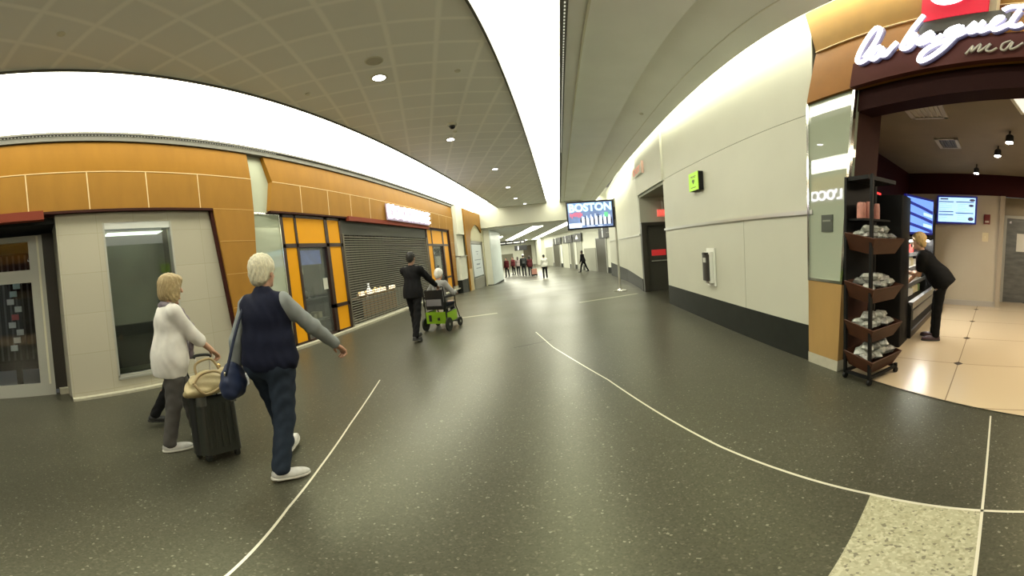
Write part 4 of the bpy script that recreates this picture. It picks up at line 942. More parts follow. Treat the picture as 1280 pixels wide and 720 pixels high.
# menu screens
m_scrblue = mat('menu_blue', (.1, .2, .6), .3, emis=(.18, .36, 1.), es=1.1)
m_scrlight = mat('menu_light', (.4, .6, .9), .3, emis=(.50, .78, 1.), es=1.1)
m_scrdark = mat('menu_dark', (.02, .03, .2), .3, emis=(.03, .05, .45), es=.5)
m_bez = mat('screen_bezel', (.01, .012, .05), .3, emis=(.02, .03, .5), es=.25)
m_food = mat('menu_food', (.1, .07, .1), .4, emis=(.08, .07, .16), es=.6)
def menu_screen(label, c, rz, w, h, tilt=0, diag=False):
    t = thing('menu_screen', label, 'screen', c, rz, 'menu screens'); t.rotation_euler = (tilt, 0, rz)
    MB().bev(-w / 2, w / 2, 0, .05, -h / 2, h / 2, .012).build('bezel', m_bez, t)
    MB().box(-w / 2 + .035, w / 2 - .035, -.004, .001, -h / 2 + .035, h / 2 - .035).build('picture', m_scrblue if diag else m_scrlight, t)
    mb = MB(); l = MB(); fd = MB()
    if diag:
        for k_ in range(3):
            z = h * (.28 - .27 * k_); MB().prism([(-w * .45, z + .05), (w * .1, z - .02), (w * .45, z - .07), (w * .45, z - .13), (0, z - .06), (-w * .45, z)], 'y', -.007, -.003).build('slanted_bar', m_scrdark, t)
        for k_ in range(2): l.prism([(w * .1, h * (.1 - .3 * k_)), (w * .43, h * (.06 - .3 * k_)), (w * .43, h * (-.02 - .3 * k_)), (w * .1, h * (.02 - .3 * k_))], 'y', -.008, -.003)
        l.build('bright_panel', m_scrlight, t)
    else:
        for a, b_, z in ((-.45, -.08, .27), (-.45, -.08, -.09), (-.45, -.08, -.2), (-.02, .42, .27), (-.02, .42, -.13)): MB().box(w * a, w * b_, -.007, -.003, h * z, h * z + .018).build('header_bar', m_scrdark, t)
        for r_ in range(9):
            for a in (-.44, .02): l.box(w * a, w * (a + random.uniform(.15, .32)), -.006, -.003, h * (.2 - .07 * r_), h * (.2 - .07 * r_) + .006)
        l.build('text_lines', mat('menu_lines', (.2, .4, .8), .4, emis=(.3, .55, .95), es=.9), t)
        for fx, fz_, fr1, fr2 in ((.38, .36, .07, .03), (.36, .16, .06, .03), (.36, -.32, .07, .045)): MB().ball((w * fx, -.003, h * fz_), (fr1, .004, fr2), 10, 6).build('food_picture', m_food, t, True)
        MB().box(-w * .42, -w * .22, -.007, -.003, h * .36, h * .41).build('heading', m_food, t)
    MB().box(-.1, .1, .05, .1, -.1, .1).build('wall_bracket', m_dkmetal, t)
c = sw_(3.26, -.345, 2.16)
menu_screen('blue menu screen with text columns on the beige back wall of the shop', c, sa - PI / 2, .88, .62)
menu_screen('blue menu screen with slanted pictures hung above the lit cooler', (5.07, 2.93, 1.88), .03, .98, .64, 0, True)
fa_ = thing('fire_alarm', 'small dark red fire alarm strobe on the beige wall right of the menu screen', 'fire alarm', sw_(3.36, -1.02, 1.98), sa)
MB().bev(-.05, 0, -.07, .07, -.11, .11, .015).build('housing', mat('alarm_red', (.14, .015, .012), .4), fa_, True)
MB().bev(-.065, -.045, -.045, .045, -.075, -.035, .01).build('strobe_lens', mat('alarm_lens', (.5, .4, .35), .2), fa_, True)
wp = thing('wall_plate', 'cream switch plate on the beige wall below the red fire alarm', 'switch plate', sw_(3.36, -1.0, 1.58), sa)
MB().bev(-.012, 0, -.07, .07, -.10, .10, .005).build('plate', mat('cream_plate', (.55, .47, .28), .4), wp, True); MB().box(-.02, -.01, -.015, .015, -.03, .03).build('toggle', mat('cream_plate2', (.6, .52, .32), .4), wp)
# ceiling fittings of the shop
for lab, x, y, w, d_ in (('white square air diffuser in the shop ceiling nearest the entrance', 3.3, 1.9, .55, .42), ('dark rectangular air grille in the shop ceiling, deeper inside', 4.68, 2.28, .55, .33)):
    t = thing('ceiling_vent', lab, 'vent', (x, y, 3.0), sa)
    dark = 'dark' in lab
    mb = MB(); mb.box(-w / 2, w / 2, -d_ / 2, -d_ / 2 + .05, -.025, .005); mb.box(-w / 2, w / 2, d_ / 2 - .05, d_ / 2, -.025, .005); mb.box(-w / 2, -w / 2 + .05, -d_ / 2, d_ / 2, -.025, .005); mb.box(w / 2 - .05, w / 2, -d_ / 2, d_ / 2, -.025, .005)
    mb.build('frame', mat('vent_white', (.42, .38, .31), .5), t)
    MB().box(-w / 2 + .05, w / 2 - .05, -d_ / 2 + .05, d_ / 2 - .05, -.006, .003).build('core', mat('vent_core' if dark else 'vent_core_light', (.05, .045, .04) if dark else (.4, .37, .3), .6), t)
    mb = MB()
    for i in range(6): mb.box(-w / 2 + .06, w / 2 - .06, -d_ / 2 + .06 + i * (d_ - .12) / 6, -d_ / 2 + .075 + i * (d_ - .12) / 6, -.02, -.004)
    mb.build('louvre', mat('vent_louvre', (.12, .11, .1), .5) if dark else mat('vent_white', (.4, .4, .4)), t)
def spot_head(label, p):
    t = thing('track_spotlight', label, 'spotlight', p, random.uniform(0, 3), 'shop spotlights')
    MB().tube([(0, 0, 0), (0, 0, 3.0 - p[2])], .012, 8).build('stem', m_dkmetal, t)
    MB().lathe([(.03, .09), (.05, .07), (.055, 0), (.05, -.02), (.0, -.02)], (0, 0, -.04), 16).build('can', m_dkmetal, t, True)
    MB().lathe([(.0, 0), (.045, 0), (.045, .012), (0, .012)], (0, 0, -.074), 16).build('lens', mat('spot_glow', (1, 1, 1), .3, emis=(1, .95, .9), es=40.), t, True)
spot_head('lit track spotlight highest of the three in the shop ceiling', (4.3, 1.25, 2.90))
spot_head('lit track spotlight middle of the three in the shop ceiling', (5.0, 1.62, 2.90))
spot_head('lit track spotlight lowest of the three, nearest the back wall', (6.2, 2.41, 2.88))
lp = thing('ceiling_light_panel', 'white flat light panel in the shop ceiling near the fascia', 'ceiling light', (3.3, .62, 3.0), 0)
MB().box(-.3, .3, -.3, .3, -.02, .004).build('diffuser', mat('panel_glow', (.9, .9, .9), .5, emis=(1, .95, .85), es=.8), lp); mb = MB(); mb.box(-.33, .33, -.33, -.3, -.03, .004); mb.box(-.33, .33, .3, .33, -.03, .004); mb.box(-.33, -.3, -.3, .3, -.03, .004); mb.box(.3, .33, -.3, .3, -.03, .004); mb.build('frame', m_white, lp)

# merchandise rack on castors with four trays of bagged snacks
rk = thing('merchandise_rack', 'black wheeled rack with four brown trays of bagged snacks at the shop entrance', 'rack', (2.77, 2.15, 0))
RX, RY = .23, .16
m_rk = mat('rack_black', (.006, .006, .006), .5, spec=.2); m_tray = mat('tray_brown', (.055, .019, .008), .5, spec=.25, noise=(6, .25))
for sx in (-1, 1):
    for sy in (-1, 1):
        p = MB().box(sx * RX - .015, sx * RX + .015, sy * RY - .015, sy * RY + .015, .07, 2.1 if sy > 0 or sx < 0 else .12).build('post', m_rk, rk)
        cw = MB().lathe([(.0, -.014), (.032, -.014), (.036, 0), (.032, .014), (0, .014)], (sx * RX, sy * RY, .037), 14, 'y').build('castor', m_rk, rk, True)
mb = MB(); mb.box(-RX, RX, -RY - .015, -RY + .015, .07, .10); mb.box(-RX, RX, RY - .015, RY + .015, .07, .10); mb.box(-RX - .015, -RX + .015, -RY, RY, .07, .1); mb.box(RX - .015, RX + .015, -RY, RY, .07, .1); mb.build('base_frame', m_rk, rk)
MB().box(-RX, RX, RY - .005, RY + .005, 1.0, 2.1).build('back_panel', m_rk, rk)
MB().box(-RX, RX, -RY + .05, RY, 2.06, 2.1).build('top_shelf', m_rk, rk)
MB().box(-RX + .02, RX - .02, -RY + .1, RY, 1.66, 1.68).build('upper_shelf', m_rk, rk)
TZ = [.17, .50, .90, 1.38]
for z in TZ:
    w, hgt = RX + .03, .16
    vs = [(-w + .06, -RY + .02, z - .05), (w - .06, -RY + .02, z - .05), (w - .06, RY - .02, z - .01), (-w + .06, RY - .02, z - .01), (-w, -RY - .06, z + hgt - .06), (w, -RY - .06, z + hgt - .06), (w, RY, z + hgt), (-w, RY, z + hgt)]
    tr = MB().add(vs, [(0, 3, 2, 1), (0, 1, 5, 4), (1, 2, 6, 5), (2, 3, 7, 6), (3, 0, 4, 7)]).build('tray', m_tray, rk)
    so_ = tr.modifiers.new('thick', 'SOLIDIFY'); so_.thickness = .012
m_bag = mat('clear_bag', (.36, .37, .33), .22, noise=(25, .45), bump=.8, spec=.8)
m_bag2 = mat('grey_bag', (.22, .22, .20), .25, noise=(30, .6), bump=.9, spec=.8)
def snack_bag(label, group, p, rz, s, m):
    """a pillow bag with crimped ends"""
    mb = MB(Matrix.Translation(p) @ Matrix.Rotation(rz, 4, 'Z') @ Matrix.Rotation(random.uniform(-.5, .3), 4, 'X')); vs = []; fs = []; NU, NV = 12, 8
    for top in (1, -1):
        for j in range(NV + 1):
            for i in range(NU + 1):
                u, v = i / NU * 2 - 1, j / NV * 2 - 1; th = max(0, (1 - u ** 4)) ** .7 * max(0, (1 - v ** 6)) ** .6
                vs.append((u * .10 * s, v * .075 * s, top * (th * .042 * s) + random.uniform(-.006, .006) * s * th))
    n_ = (NU + 1) * (NV + 1)
    for q in (0, 1):
        for j in range(NV):
            for i in range(NU):
                a = q * n_ + j * (NU + 1) + i; f = (a, a + 1, a + NU + 2, a + NU + 1); fs.append(f if q == 0 else f[::-1])
    mb.add(vs, fs)
    return tag(mb.build('snack_bag', m, None, True), label, 'snack bag', group)
tw = ['bottom tray', 'second tray from the bottom', 'third tray from the bottom', 'top tray']
for ti, z in enumerate(TZ):
    for i in range(11):
        row = i // 4
        snack_bag('crinkly clear snack bag heaped in the %s of the black rack' % tw[ti], 'snack bags in the ' + tw[ti],
                  (2.77 + (-.145 + (i % 4) * .10 + (.05 if row == 2 else 0)), 2.15 - .07 + .10 * (row % 2) + (.04 if row == 2 else 0), z + .11 + .035 * row + random.uniform(-.01, .02)), random.uniform(-.8, .8), random.uniform(.8, 1.0), m_bag if (i + ti) % 3 else m_bag2)
m_pink = mat('pink_carton', (.55, .25, .2), .45, noise=(12, .25))
for i in range(5):
    mb = MB(); x = 2.62 + i * .068; mb.lathe([(.03, 0), (.033, .01), (.033, .13), (.026, .16 + .01 * (i % 3)), (.0, .17)], (x, 2.20 + .02 * (i % 2), 1.681), 14)
    tag(mb.build('snack_tube', m_pink, None, True), 'upright pink and white snack tube on the upper shelf of the black rack', 'snack tube', 'pink snack tubes on the rack')

# ------------------------------------------------------------------ things on the right wall
gs = thing('defibrillator_cabinet', 'bright lime green box sign with dark symbol high on the cream wall', 'sign box', tuple(RW @ Vector((0, 2.92, 2.58))), ang)
MB().bev(-.10, 0, -.20, .20, -.17, .17, .01).build('case', m_cblk, gs)
MB().box(-.108, -.10, -.20, .20, -.17, .17).build('front', mat('lime_front', (.30, .55, .01), .4, emis=(.45, .85, .01), es=.35), gs)  # glow put into the lime face to brighten it
M = face_matrix((-.110, 0, -.0), (0, -1, 0), (0, 0, 1))
mb = MB(); mb.prism([(0, -.05), (.045, 0), (.04, .03), (.02, .035), (0, .015), (-.02, .035), (-.04, .03), (-.045, 0)], 'x', -.113, -.109); mb.box(-.112, -.109, -.11, .11, .09, .10); mb.box(-.112, -.109, -.08, .08, .07, .076); mb.box(-.112, -.109, -.1, .1, -.12, -.11)
mb.build('symbol', mat('lime_ink', (.05, .11, .01), .5), gs)
sz = thing('sanitizer_dispenser', 'white wall-mounted hand sanitizer dispenser with dark front below the rail', 'dispenser', tuple(RW @ Vector((0, 2.52, .68))), ang)
MB().bev(-.035, 0, -.15, .15, 0, .66, .012).build('backplate', mat('sanit_white', (.68, .68, .62), .35), sz, True)
MB().bev(-.10, -.03, -.12, .12, .06, .60, .02).build('housing', mat('sanit_white', (.68, .68, .62)), sz, True)
MB().bev(-.15, -.095, -.095, .10, .10, .56, .02).build('dark_front', mat('sanit_dark', (.035, .03, .026), .3), sz, True)
MB().bev(-.156, -.145, -.05, .05, .42, .50, .006).build('window', mat('sanit_window', (.5, .5, .45), .3), sz, True)
mb = MB(); mb.bev(-.17, -.09, -.06, .06, .55, .59, .015); mb.build('nozzle', mat('sanit_dark', (.04, .04, .03)), sz, True)
MB().bev(-.12, -.03, -.05, .05, .05, .10, .01).build('drip_tray', mat('sanit_grey', (.3, .28, .24), .4), sz, True)
m_exit = mat('exit_red', (.8, .05, .04), .4, emis=(1, .12, .09), es=1.3)
ex = thing('exit_sign', 'red lit EXIT sign above the dark door in the alcove', 'exit sign', (3.11, 9.85, 2.36))
MB().bev(-.17, .17, 0, .04, -.11, .11, .01).build('housing', mat('exit_body', (.6, .2, .17), .4, emis=(1, .15, .1), es=.5), ex)
MB().tube([(0, .02, .1), (0, .02, .52)], .012, 8).build('stem', m_steel, ex)
text_obj('EXIT', 'letters', .17, m_exit, face_matrix((0, -.006, 0), (1, 0, 0), (0, 0, 1)), ex, extrude=.004, bold=.004, width=.27)
e2 = thing('exit_sign', 'clear panel EXIT sign with pale red letters high under the right light slot', 'exit sign', (2.40, 9.8, 3.63))
MB().box(-.02, -.012, -.55, .55, -.14, .14).build('panel', mat('exit_clear', (.62, .60, .48), .3), e2)
text_obj('EXIT', 'letters', .26, mat('exit_pale', (.75, .38, .3), .5, emis=(1, .35, .25), es=.35), face_matrix((-.025, 0, 0), (0, -1, 0), (0, 0, 1)), e2, extrude=.003, bold=.004, width=.85)
MB().box(-.02, .05, -.57, -.55, -.16, .2).build('mount', mat('exit_mount', (.6, .4, .33), .5), e2)

# screen on a floor pole
sp = thing('pole_screen', 'large display screen reading BOSTON mounted on a steel floor pole', 'screen', (1.83, 10.8, 0))
MB().lathe([(0, 0), (.21, 0), (.21, .02), (.19, .03), (.06, .05), (.045, .08), (0, .08)], (0, 0, 0.002), 28).build('base', m_chrome, sp, True)
MB().tube([(0, 0, .05), (0, 0, 2.98)], .035, 16).build('pole', mat('pole_steel', (.55, .54, .47), .35, metal=.6), sp, True)
SX0, SX1, SZ0, SZ1 = -1.52, -.03, 2.05, 2.94
MB().bev(SX0, SX1, -.10, -.03, SZ0, SZ1, .012).build('bezel', mat('tv_bezel', (.006, .007, .02), .25), sp)
MB().box(SX1 - .04, 0, -.06, .02, 2.3, 2.7).build('bracket', m_dkmetal, sp)
yy = -.104
MB().box(SX0 + .05, SX1 - .06, yy, -.09, SZ0 + .05, SZ1 - .05).build('picture', mat('tv_picture', (.2, .3, .5), .3, emis=(.16, .22, .5), es=.6, noise=(3, .6)), sp)
text_obj('BOSTON', 'headline', .34, mat('tv_cyan', (.6, .9, 1), .3, emis=(.55, .93, 1.), es=1.2), face_matrix(((SX0 + SX1) / 2, yy - .004, SZ1 - .22), (1, 0, 0), (0, 0, 1)), sp, extrude=.002, bold=.012, width=1.32)
mb = MB(); rb = MB(); wb = MB(); gb = MB()
random.seed(3)
for i in range(22):
    x = SX0 + .42 + i * .045; hgt = random.uniform(.16, .3); q = wb if i % 3 else mb
    q.prism([(x, SZ0 + .12), (x + .035, SZ0 + .12), (x + .044, SZ0 + .12 + hgt), (x - .006, SZ0 + .12 + hgt)], 'y', yy - .004, yy); q.ball((x + .018, yy - .002, SZ0 + .15 + hgt), (.016, .003, .022), 8, 6)
for i in range(8): rb.box(SX0 + .1 + i * .05, SX0 + .14 + i * .05, yy - .004, yy, SZ0 + .38 + random.uniform(-.05, .05), SZ0 + .5 + random.uniform(0, .05))
gb.box(SX1 - .32, SX1 - .2, yy - .005, yy, SZ0 + .35, SZ0 + .5); 
mb.build('dark_figures', mat('tv_dark', (.01, .012, .03), .3, emis=(.02, .03, .08), es=.5), sp); rb.build('red_shapes', mat('tv_red', (.5, .1, .15), .3, emis=(.75, .2, .3), es=.8), sp); wb.build('white_figures', mat('tv_white', (.8, .85, .9), .3, emis=(.7, .8, .95), es=1.), sp); gb.build('green_shape', mat('tv_green', (.1, .5, .25), .3, emis=(.2, .7, .35), es=.8), sp)
wb = MB(); wb.box(SX0 + .06, SX0 + .45, yy - .005, yy, SZ0 + .06, SZ0 + .2); wb.box(SX0 + .6, SX0 + .85, yy - .005, yy, SZ0 + .075, SZ0 + .095); wb.box(SX0 + .95, SX0 + 1.1, yy - .005, yy, SZ0 + .075, SZ0 + .095); wb.build('caption', mat('tv_white', (1, 1, 1)), sp)

# ------------------------------------------------------------------ ceiling fittings of the concourse
random.seed(11)
def downlight(label, x, y, r=.11, z=4.5):
    t = thing('recessed_downlight', label, 'ceiling light', (x, y, z), 0, 'recessed downlights')
    MB().lathe([(r * .82, .004), (r * .82, -.012), (r, -.012), (r * 1.15, -.006), (r * 1.15, .004)], (0, 0, 0), 24).build('trim_ring', m_white, t, True)
    MB().lathe([(0, -.006), (r * .85, -.006), (r * .85, 0), (0, 0)], (0, 0, -.002), 24).build('lens', m_lamp, t, True)
for lab, x, y in (('recessed downlight nearest the camera in the tiled ceiling', -2.14, 4.38), ('recessed downlight just past the dome camera', -2.26, 7.91), ('third recessed downlight from the camera in the tiled ceiling', -1.9, 11.61), ('fourth recessed downlight from the camera in the tiled ceiling', -2.0, 15.2), ('fifth recessed downlight from the camera in the tiled ceiling', -2.1, 18.6), ('farthest recessed downlight at the end of the tiled ceiling', -1.85, 21.1)): downlight(lab, x, y)
downlight('small downlight in the lower wing ceiling, right of its pair', -5.1, 29.0, .14, 3.2); downlight('small downlight in the lower wing ceiling, left of its pair', -6.3, 33.0, .14, 3.2)
sp_ = thing('ceiling_speaker', 'round white ceiling speaker beside the nearest downlight', 'speaker', (-1.94, 3.91, 4.5))
MB().lathe([(0, -.012), (.10, -.012), (.105, 0), (.105, .004), (0, .004)], (0, 0, 0), 24).build('grille', mat('speaker_white', (.45, .44, .36), .6), sp_, True); MB().lathe([(.105, .004), (.105, -.014), (.12, -.008), (.12, .004)], (0, 0, 0), 24).build('rim', m_white, sp_, True)
dc = thing('dome_camera', 'black dome security camera on a white base under the tiled ceiling', 'security camera', (-1.92, 6.97, 4.5))
MB().lathe([(0, -.05), (.09, -.05), (.10, -.02), (.10, .004), (0, .004)], (0, 0, 0), 20).build('base', m_white, dc, True); MB().ball((0, 0, -.06), (.065, .065, .065)).build('dome', mat('dome_black', (.01, .01, .012), .1), dc, True)
for lab, x, y in (('small white sprinkler cap in the ceiling right of the nearest downlight', -1.13, 4.8), ('small white sprinkler cap in the ceiling at far left', -2.92, .61), ('small white sprinkler cap in the ceiling above the second shopfront', -3.16, 4.03), ('small white sprinkler cap beside the dome camera', -2.0, 7.45)):
    tag(MB().lathe([(0, -.02), (.035, -.02), (.045, -.008), (.045, .004), (0, .004)], (x, y, 4.5), 16).build('sprinkler_cap', m_white, None, True), lab, 'sprinkler', 'ceiling sprinkler caps')
for lab, x, y in (('pale sprinkler cap in the sloped right ceiling, nearer one', 1.9, 7.0),): tag(MB().lathe([(0, -.02), (.035, -.02), (.045, 0), (.045, .03), (0, .03)], (x, y, 4.36), 16).build('sprinkler_cap', m_white, None, True), lab, 'sprinkler', 'ceiling sprinkler caps')

# ------------------------------------------------------------------ signs of the far wing
m_sgb = mat('sign_black', (.012, .012, .012), .5); m_sgw = mat('sign_white', (.8, .8, .75), .5, emis=(1, 1, .95), es=.5)
def pict(kind, s=1.):
    """pictogram in the (y,z) plane of the wing wall"""
    mb = MB()
    if kind == 'person':
        mb.lathe([(0, -.012), (.13 * s, -.012), (.13 * s, 0), (0, 0)], (0, 0, .42 * s + .0), 14, 'x'); mb.prism([(-.14 * s, .25 * s), (.14 * s, .25 * s), (.10 * s, -.1 * s), (.07 * s, -.42 * s), (-.07 * s, -.42 * s), (-.10 * s, -.1 * s)], 'x', -.012, 0)
    else: mb.prism([(-.45 * s, -.2 * s), (.45 * s, -.2 * s), (.45 * s, 0), (.25 * s, .1 * s), (.15 * s, .28 * s), (-.15 * s, .28 * s), (-.3 * s, .05 * s), (-.45 * s, 0)], 'x', -.012, 0)
    return mb
for lab, u, w, kind in (('black restroom sign with white figure nearest, above the dark door', -1.2, 2.5, 'person'), ('black square sign with white rounded shape on the far wing wall', 5.75, 2.6, 'car'), ('black restroom sign with white figure, middle of the far wing wall', 9.2, 3.5, 'person'), ('black restroom sign with white figure, left end of the far wing wall', 13.6, 3.7, 'person')):
    t = thing('restroom_sign', lab, 'sign', tuple(WM @ Vector((-.1, u, 2.95))), wa, 'black pictogram signs')
    MB().bev(-.06, 0, -w / 2, w / 2, -.37, .37, .01).build('board', m_sgb, t)
    p = pict(kind, .75).build('pictogram', m_sgw, t); p.location = (-.062, w * (.16 if kind == 'person' else 0), 0)
    if kind == 'person':
        q = MB(); q.box(-.012, 0, -.25, .25, -.03, .03); q.box(-.012, 0, -.03, .03, -.25, .25); q = q.build('arrow_mark', mat('sign_grey', (.25, .25, .23), .5), t); q.location = (-.062, -w * .25, 0)
hs_ = thing('hanging_sign', 'long black overhead direction sign hanging at the start of the far wing', 'sign', (-4.1, 29.5, 2.42), wa)
MB().bev(-1.25, 1.25, 0, .08, -.16, .16, .01).build('board', m_sgb, hs_)
mb = MB()
for a, b_ in ((-1.1, -.5), (-.4, .1), (.2, .75), (.9, 1.1)): mb.box(a, b_, -.006, 0, -.04, .04)
mb.build('lettering', m_sgw, hs_)
for sx in (-.9, .9): MB().tube([(sx, .04, .15), (sx, .04, .78)], .015, 6).build('hanger', m_dkmetal, hs_)
h2 = thing('hanging_sign', 'small black hanging sign with a white figure below the long overhead sign', 'sign', (-3.7, 33, 1.95), wa)
MB().bev(-.6, .6, 0, .08, -.25, .25, .01).build('board', m_sgb, h2); mb = MB(); mb.lathe([(0, -.006), (.06, -.006), (.06, 0), (0, 0)], (-.25, 0, .13), 12, 'y'); mb.box(-.31, -.19, -.006, 0, -.18, .06); mb.build('pictogram', m_sgw, h2); MB().tube([(0, .04, .24), (0, .04, 1.26)], .015, 6).build('hanger', m_dkmetal, h2)

# ------------------------------------------------------------------ goods inside the far left shop door
dw = thing('slat_wall_display', 'black slatted display wall with small goods inside the far left shop', 'display wall', (XD - 1.0, -.55, 0))
MB().box(-.08, 0, -.9, .72, .45, 2.6).build('panel', m_cblk, dw)
mb = MB()
for i in range(14): mb.box(0, .012, -.9 + i * .118, -.9 + i * .118 + .04, .5, 2.55)
mb.build('slats', mat('slat_grey', (.05, .05, .055), .4), dw)
MB().box(-.02, .04, .30, .42, 0.01, .5).build('foot', m_cblk, dw)
for i in range(9):
    z = .75 + i * .15; y = -.25 + .07 * (i % 3); m_ = [mat('tag_white', (.6, .62, .64), .5), mat('tag_red', (.45, .06, .07), .5), mat('tag_cyan', (.45, .62, .66), .5)][(0, 0, 0, 0, 1, 0, 0, 2, 2)[i]]
    t = thing('hanging_pack', ('small white pack', 'small white pack', 'small white pack', 'small white pack', 'red and white pack', 'white pack', 'white pack', 'pale cyan pack', 'pale cyan card')[i] + ' in the far left shop, %s from the bottom' % ('lowest', 'second', 'third', 'fourth', 'fifth', 'sixth', 'seventh', 'eighth', 'topmost')[i], 'hanging pack', (XD - .985, y, z), 0, 'packs on the slat wall')
    MB().bev(.015, .05, -.07, .07, -.055, .055, .01).build('pack', m_, t); MB().tube([(0, 0, .06), (.05, 0, .06)], .004, 6).build('peg', m_steel, t)
# ------------------------------------------------------------------ people and what they carry
def local(p, root, yaw):
    d = Vector(p) - Vector(root); return tuple(Matrix.Rotation(-yaw, 3, 'Z') @ d)
FAIR = (.48, .27, .18); DARK = (.10, .05, .03)
# woman in the navy vest
r_ = (-1.93, 1.60, 0); y_ = 15 * D2R
vw, J = person('person', 'person with short white hair in navy vest and jeans, walking, right arm swung forward', r_, y_, 1.69, .0065, True, 1.2, 3, (4, -6),
    legs=((-8, 12), (20, 10)), toes=((6, 38), (-8, 8)), arms={'r': ('to', local((-1.62, 2.04, .93), r_, y_), (.5, -1, 0)), 'l': ('ang', -18, 15, 16)}, skin=FAIR,
    hair=('puff', (.62, .58, .42)), top=((.23, .25, .25), 'long', -.05, .018), vest=((.011, .013, .028), -.055), pants=((.024, .033, .050), 1.15), shoes=((.50, .50, .47), (.62, .61, .55)))
# shoulder bag
bag = thing('shoulder_bag', 'soft navy shoulder bag hanging at the left hip of the person in the navy vest', 'bag', (-2.14, 1.40, .80), 35 * D2R)
s_ = Sdf(); s_.ell((0, 0, .0), (.075, .155, .13), None, .03).ell((0, 0, -.06), (.085, .165, .10), None, .04); s_.disp = lambda x, y, z: .006 * np.sin(y * 45 + z * 20) * np.sin(z * 38)
s_.build('pouch', mat('navy_bag', (.012, .022, .065), .6, noise=(10, .2), bump=.3), bag, .007)
sh_w = Matrix.Translation(r_) @ Matrix.Rotation(y_, 4, 'Z') @ Vector(J['A'][-1][0] + np.array([.03, 0, .072]))
sl_ = local(sh_w, bag.location, 35 * D2R)
mid = lambda a, f, dx: tuple(Vector(a).lerp(Vector(sl_), f) + Vector((0, dx, 0)))
MB().tube(smooth_path([(0, -.13, .06), mid((0, -.12, .1), .5, -.05), mid((0, -.10, .1), .9, -.05), sl_, mid((0, .10, .1), .9, .05), mid((0, .12, .1), .5, .03), (0, .13, .06)], 6), .012, 8).build('strap', mat('navy_strap', (.012, .02, .05), .6), bag, 'all')
MB().lathe([(.02, -.006), (.026, 0), (.02, .006)], (.0, -.13, .075), 12, 'x').build('buckle', m_chrome, bag, True)
pb = thing('paper_bag', 'small white paper held low between the navy bag and the suitcase', 'paper', (-2.22, 1.55, .72), .6)
MB().bev(-.01, .01, -.10, .10, -.05, .05, .004).build('sheet', mat('paper_white', (.55, .56, .58), .7), pb)
# woman in the white blouse
r_ = (-2.93, 1.26, 0); y_ = -6 * D2R
ww, J = person('person', 'person with blonde bob in white blouse and grey trousers, holding a suitcase handle', r_, y_, 1.68, .0065, True, 1.16, 5, (8, -8),
    legs=((-7, 6), (22, 14)), toes=((0, 8), (0, 5)), arms={'r': ('to', local((-2.79, 1.63, .915), r_, y_), (.3, -1, -.2)), 'l': ('ang', -10, 8, 20)}, skin=FAIR,
    hair=('bob', (.36, .27, .13)), top=((.66, .64, .60), 'mid', -.17, .017), pants=((.085, .08, .075), 1.1), shoes=((.50, .50, .48), (.62, .6, .56)), scarf=(.20, .17, .20))
# person in black, mostly hidden
bw, J = person('person', 'person in black jacket and trousers walking half hidden behind the white blouse', (-3.62, 1.60, 0), -2 * D2R, 1.60, .008, True, 1.2, 4, (5, 0),
    legs=((-20, 14), (20, 10)), toes=((10, 5), (-5, 5)), arms={'r': ('ang', -12, 6, 15), 'l': ('ang', 14, 6, 15)}, skin=FAIR, hair=('short', (.06, .04, .03)), top=((.008, .008, .009), 'long', -.16, .03), pants=((.008, .008, .009), 1.05), shoes=((.015, .015, .015), (.02, .02, .02)))
# suitcase, tilted forward on its wheels
su = thing('suitcase', 'dark olive grey hard-shell spinner suitcase with raised handle beside the white blouse', 'suitcase', (-2.45, 1.36, .004), 0)
tilt = Vector((-.20, .12, 1)).normalized(); su.rotation_mode = 'QUATERNION'; su.rotation_quaternion = Vector((0, 0, 1)).rotation_difference(tilt)
m_case = mat('suitcase_shell', (.022, .024, .018), .32, noise=(3, .15)); m_case2 = mat('suitcase_edge', (.05, .05, .042), .35)
MB().bev(-.115, .115, -.18, .18, .065, .57, .05, 5).build('shell', m_case, su, True)
mb = MB()
for i in range(5): mb.bev(.112, .121, -.13 + i * .06, -.10 + i * .06, .12, .51, .004, 2)
mb.build('ribs', m_case, su, True)
MB().bev(-.012, .012, -.184, .184, .06, .575, .05, 4).build('zip_band', m_dkmetal, su, True)
for a, b in ((.10, .188), (-.188, -.10)): MB().bev(.06, .125, a, b, .50, .58, .03, 3).build('corner_guard', m_case2, su, True)
for sx in (-.08, .08):
    for sy in (-.13, .13):
        w_ = MB().bev(sx - .022, sx + .022, sy - .022, sy + .022, .04, .07, .006).build('castor', m_dkmetal, su, True); MB().lathe([(0, -.016), (.022, -.016), (.026, 0), (.022, .016), (0, .016)], (sx, sy, .026), 14, 'x').build('wheel', m_black, w_, True)
mb = MB(); mb.tube([(-.07, -.07, .55), (-.07, -.07, .93)], .008, 8); mb.tube([(-.07, .07, .55), (-.07, .07, .93)], .008, 8); mb.build('handle_rods', m_steel, su, True)
MB().tube(smooth_path([(-.07, -.085, .92), (-.07, -.06, .945), (-.07, .06, .945), (-.07, .085, .92)], 4), .014, 10).build('grip', m_black, su, True)
MB().tube(smooth_path([(.0, -.06, .57), (.0, -.05, .60), (.0, .05, .60), (.0, .06, .57)], 4), .009, 8).build('top_handle', m_dkmetal, su, True)
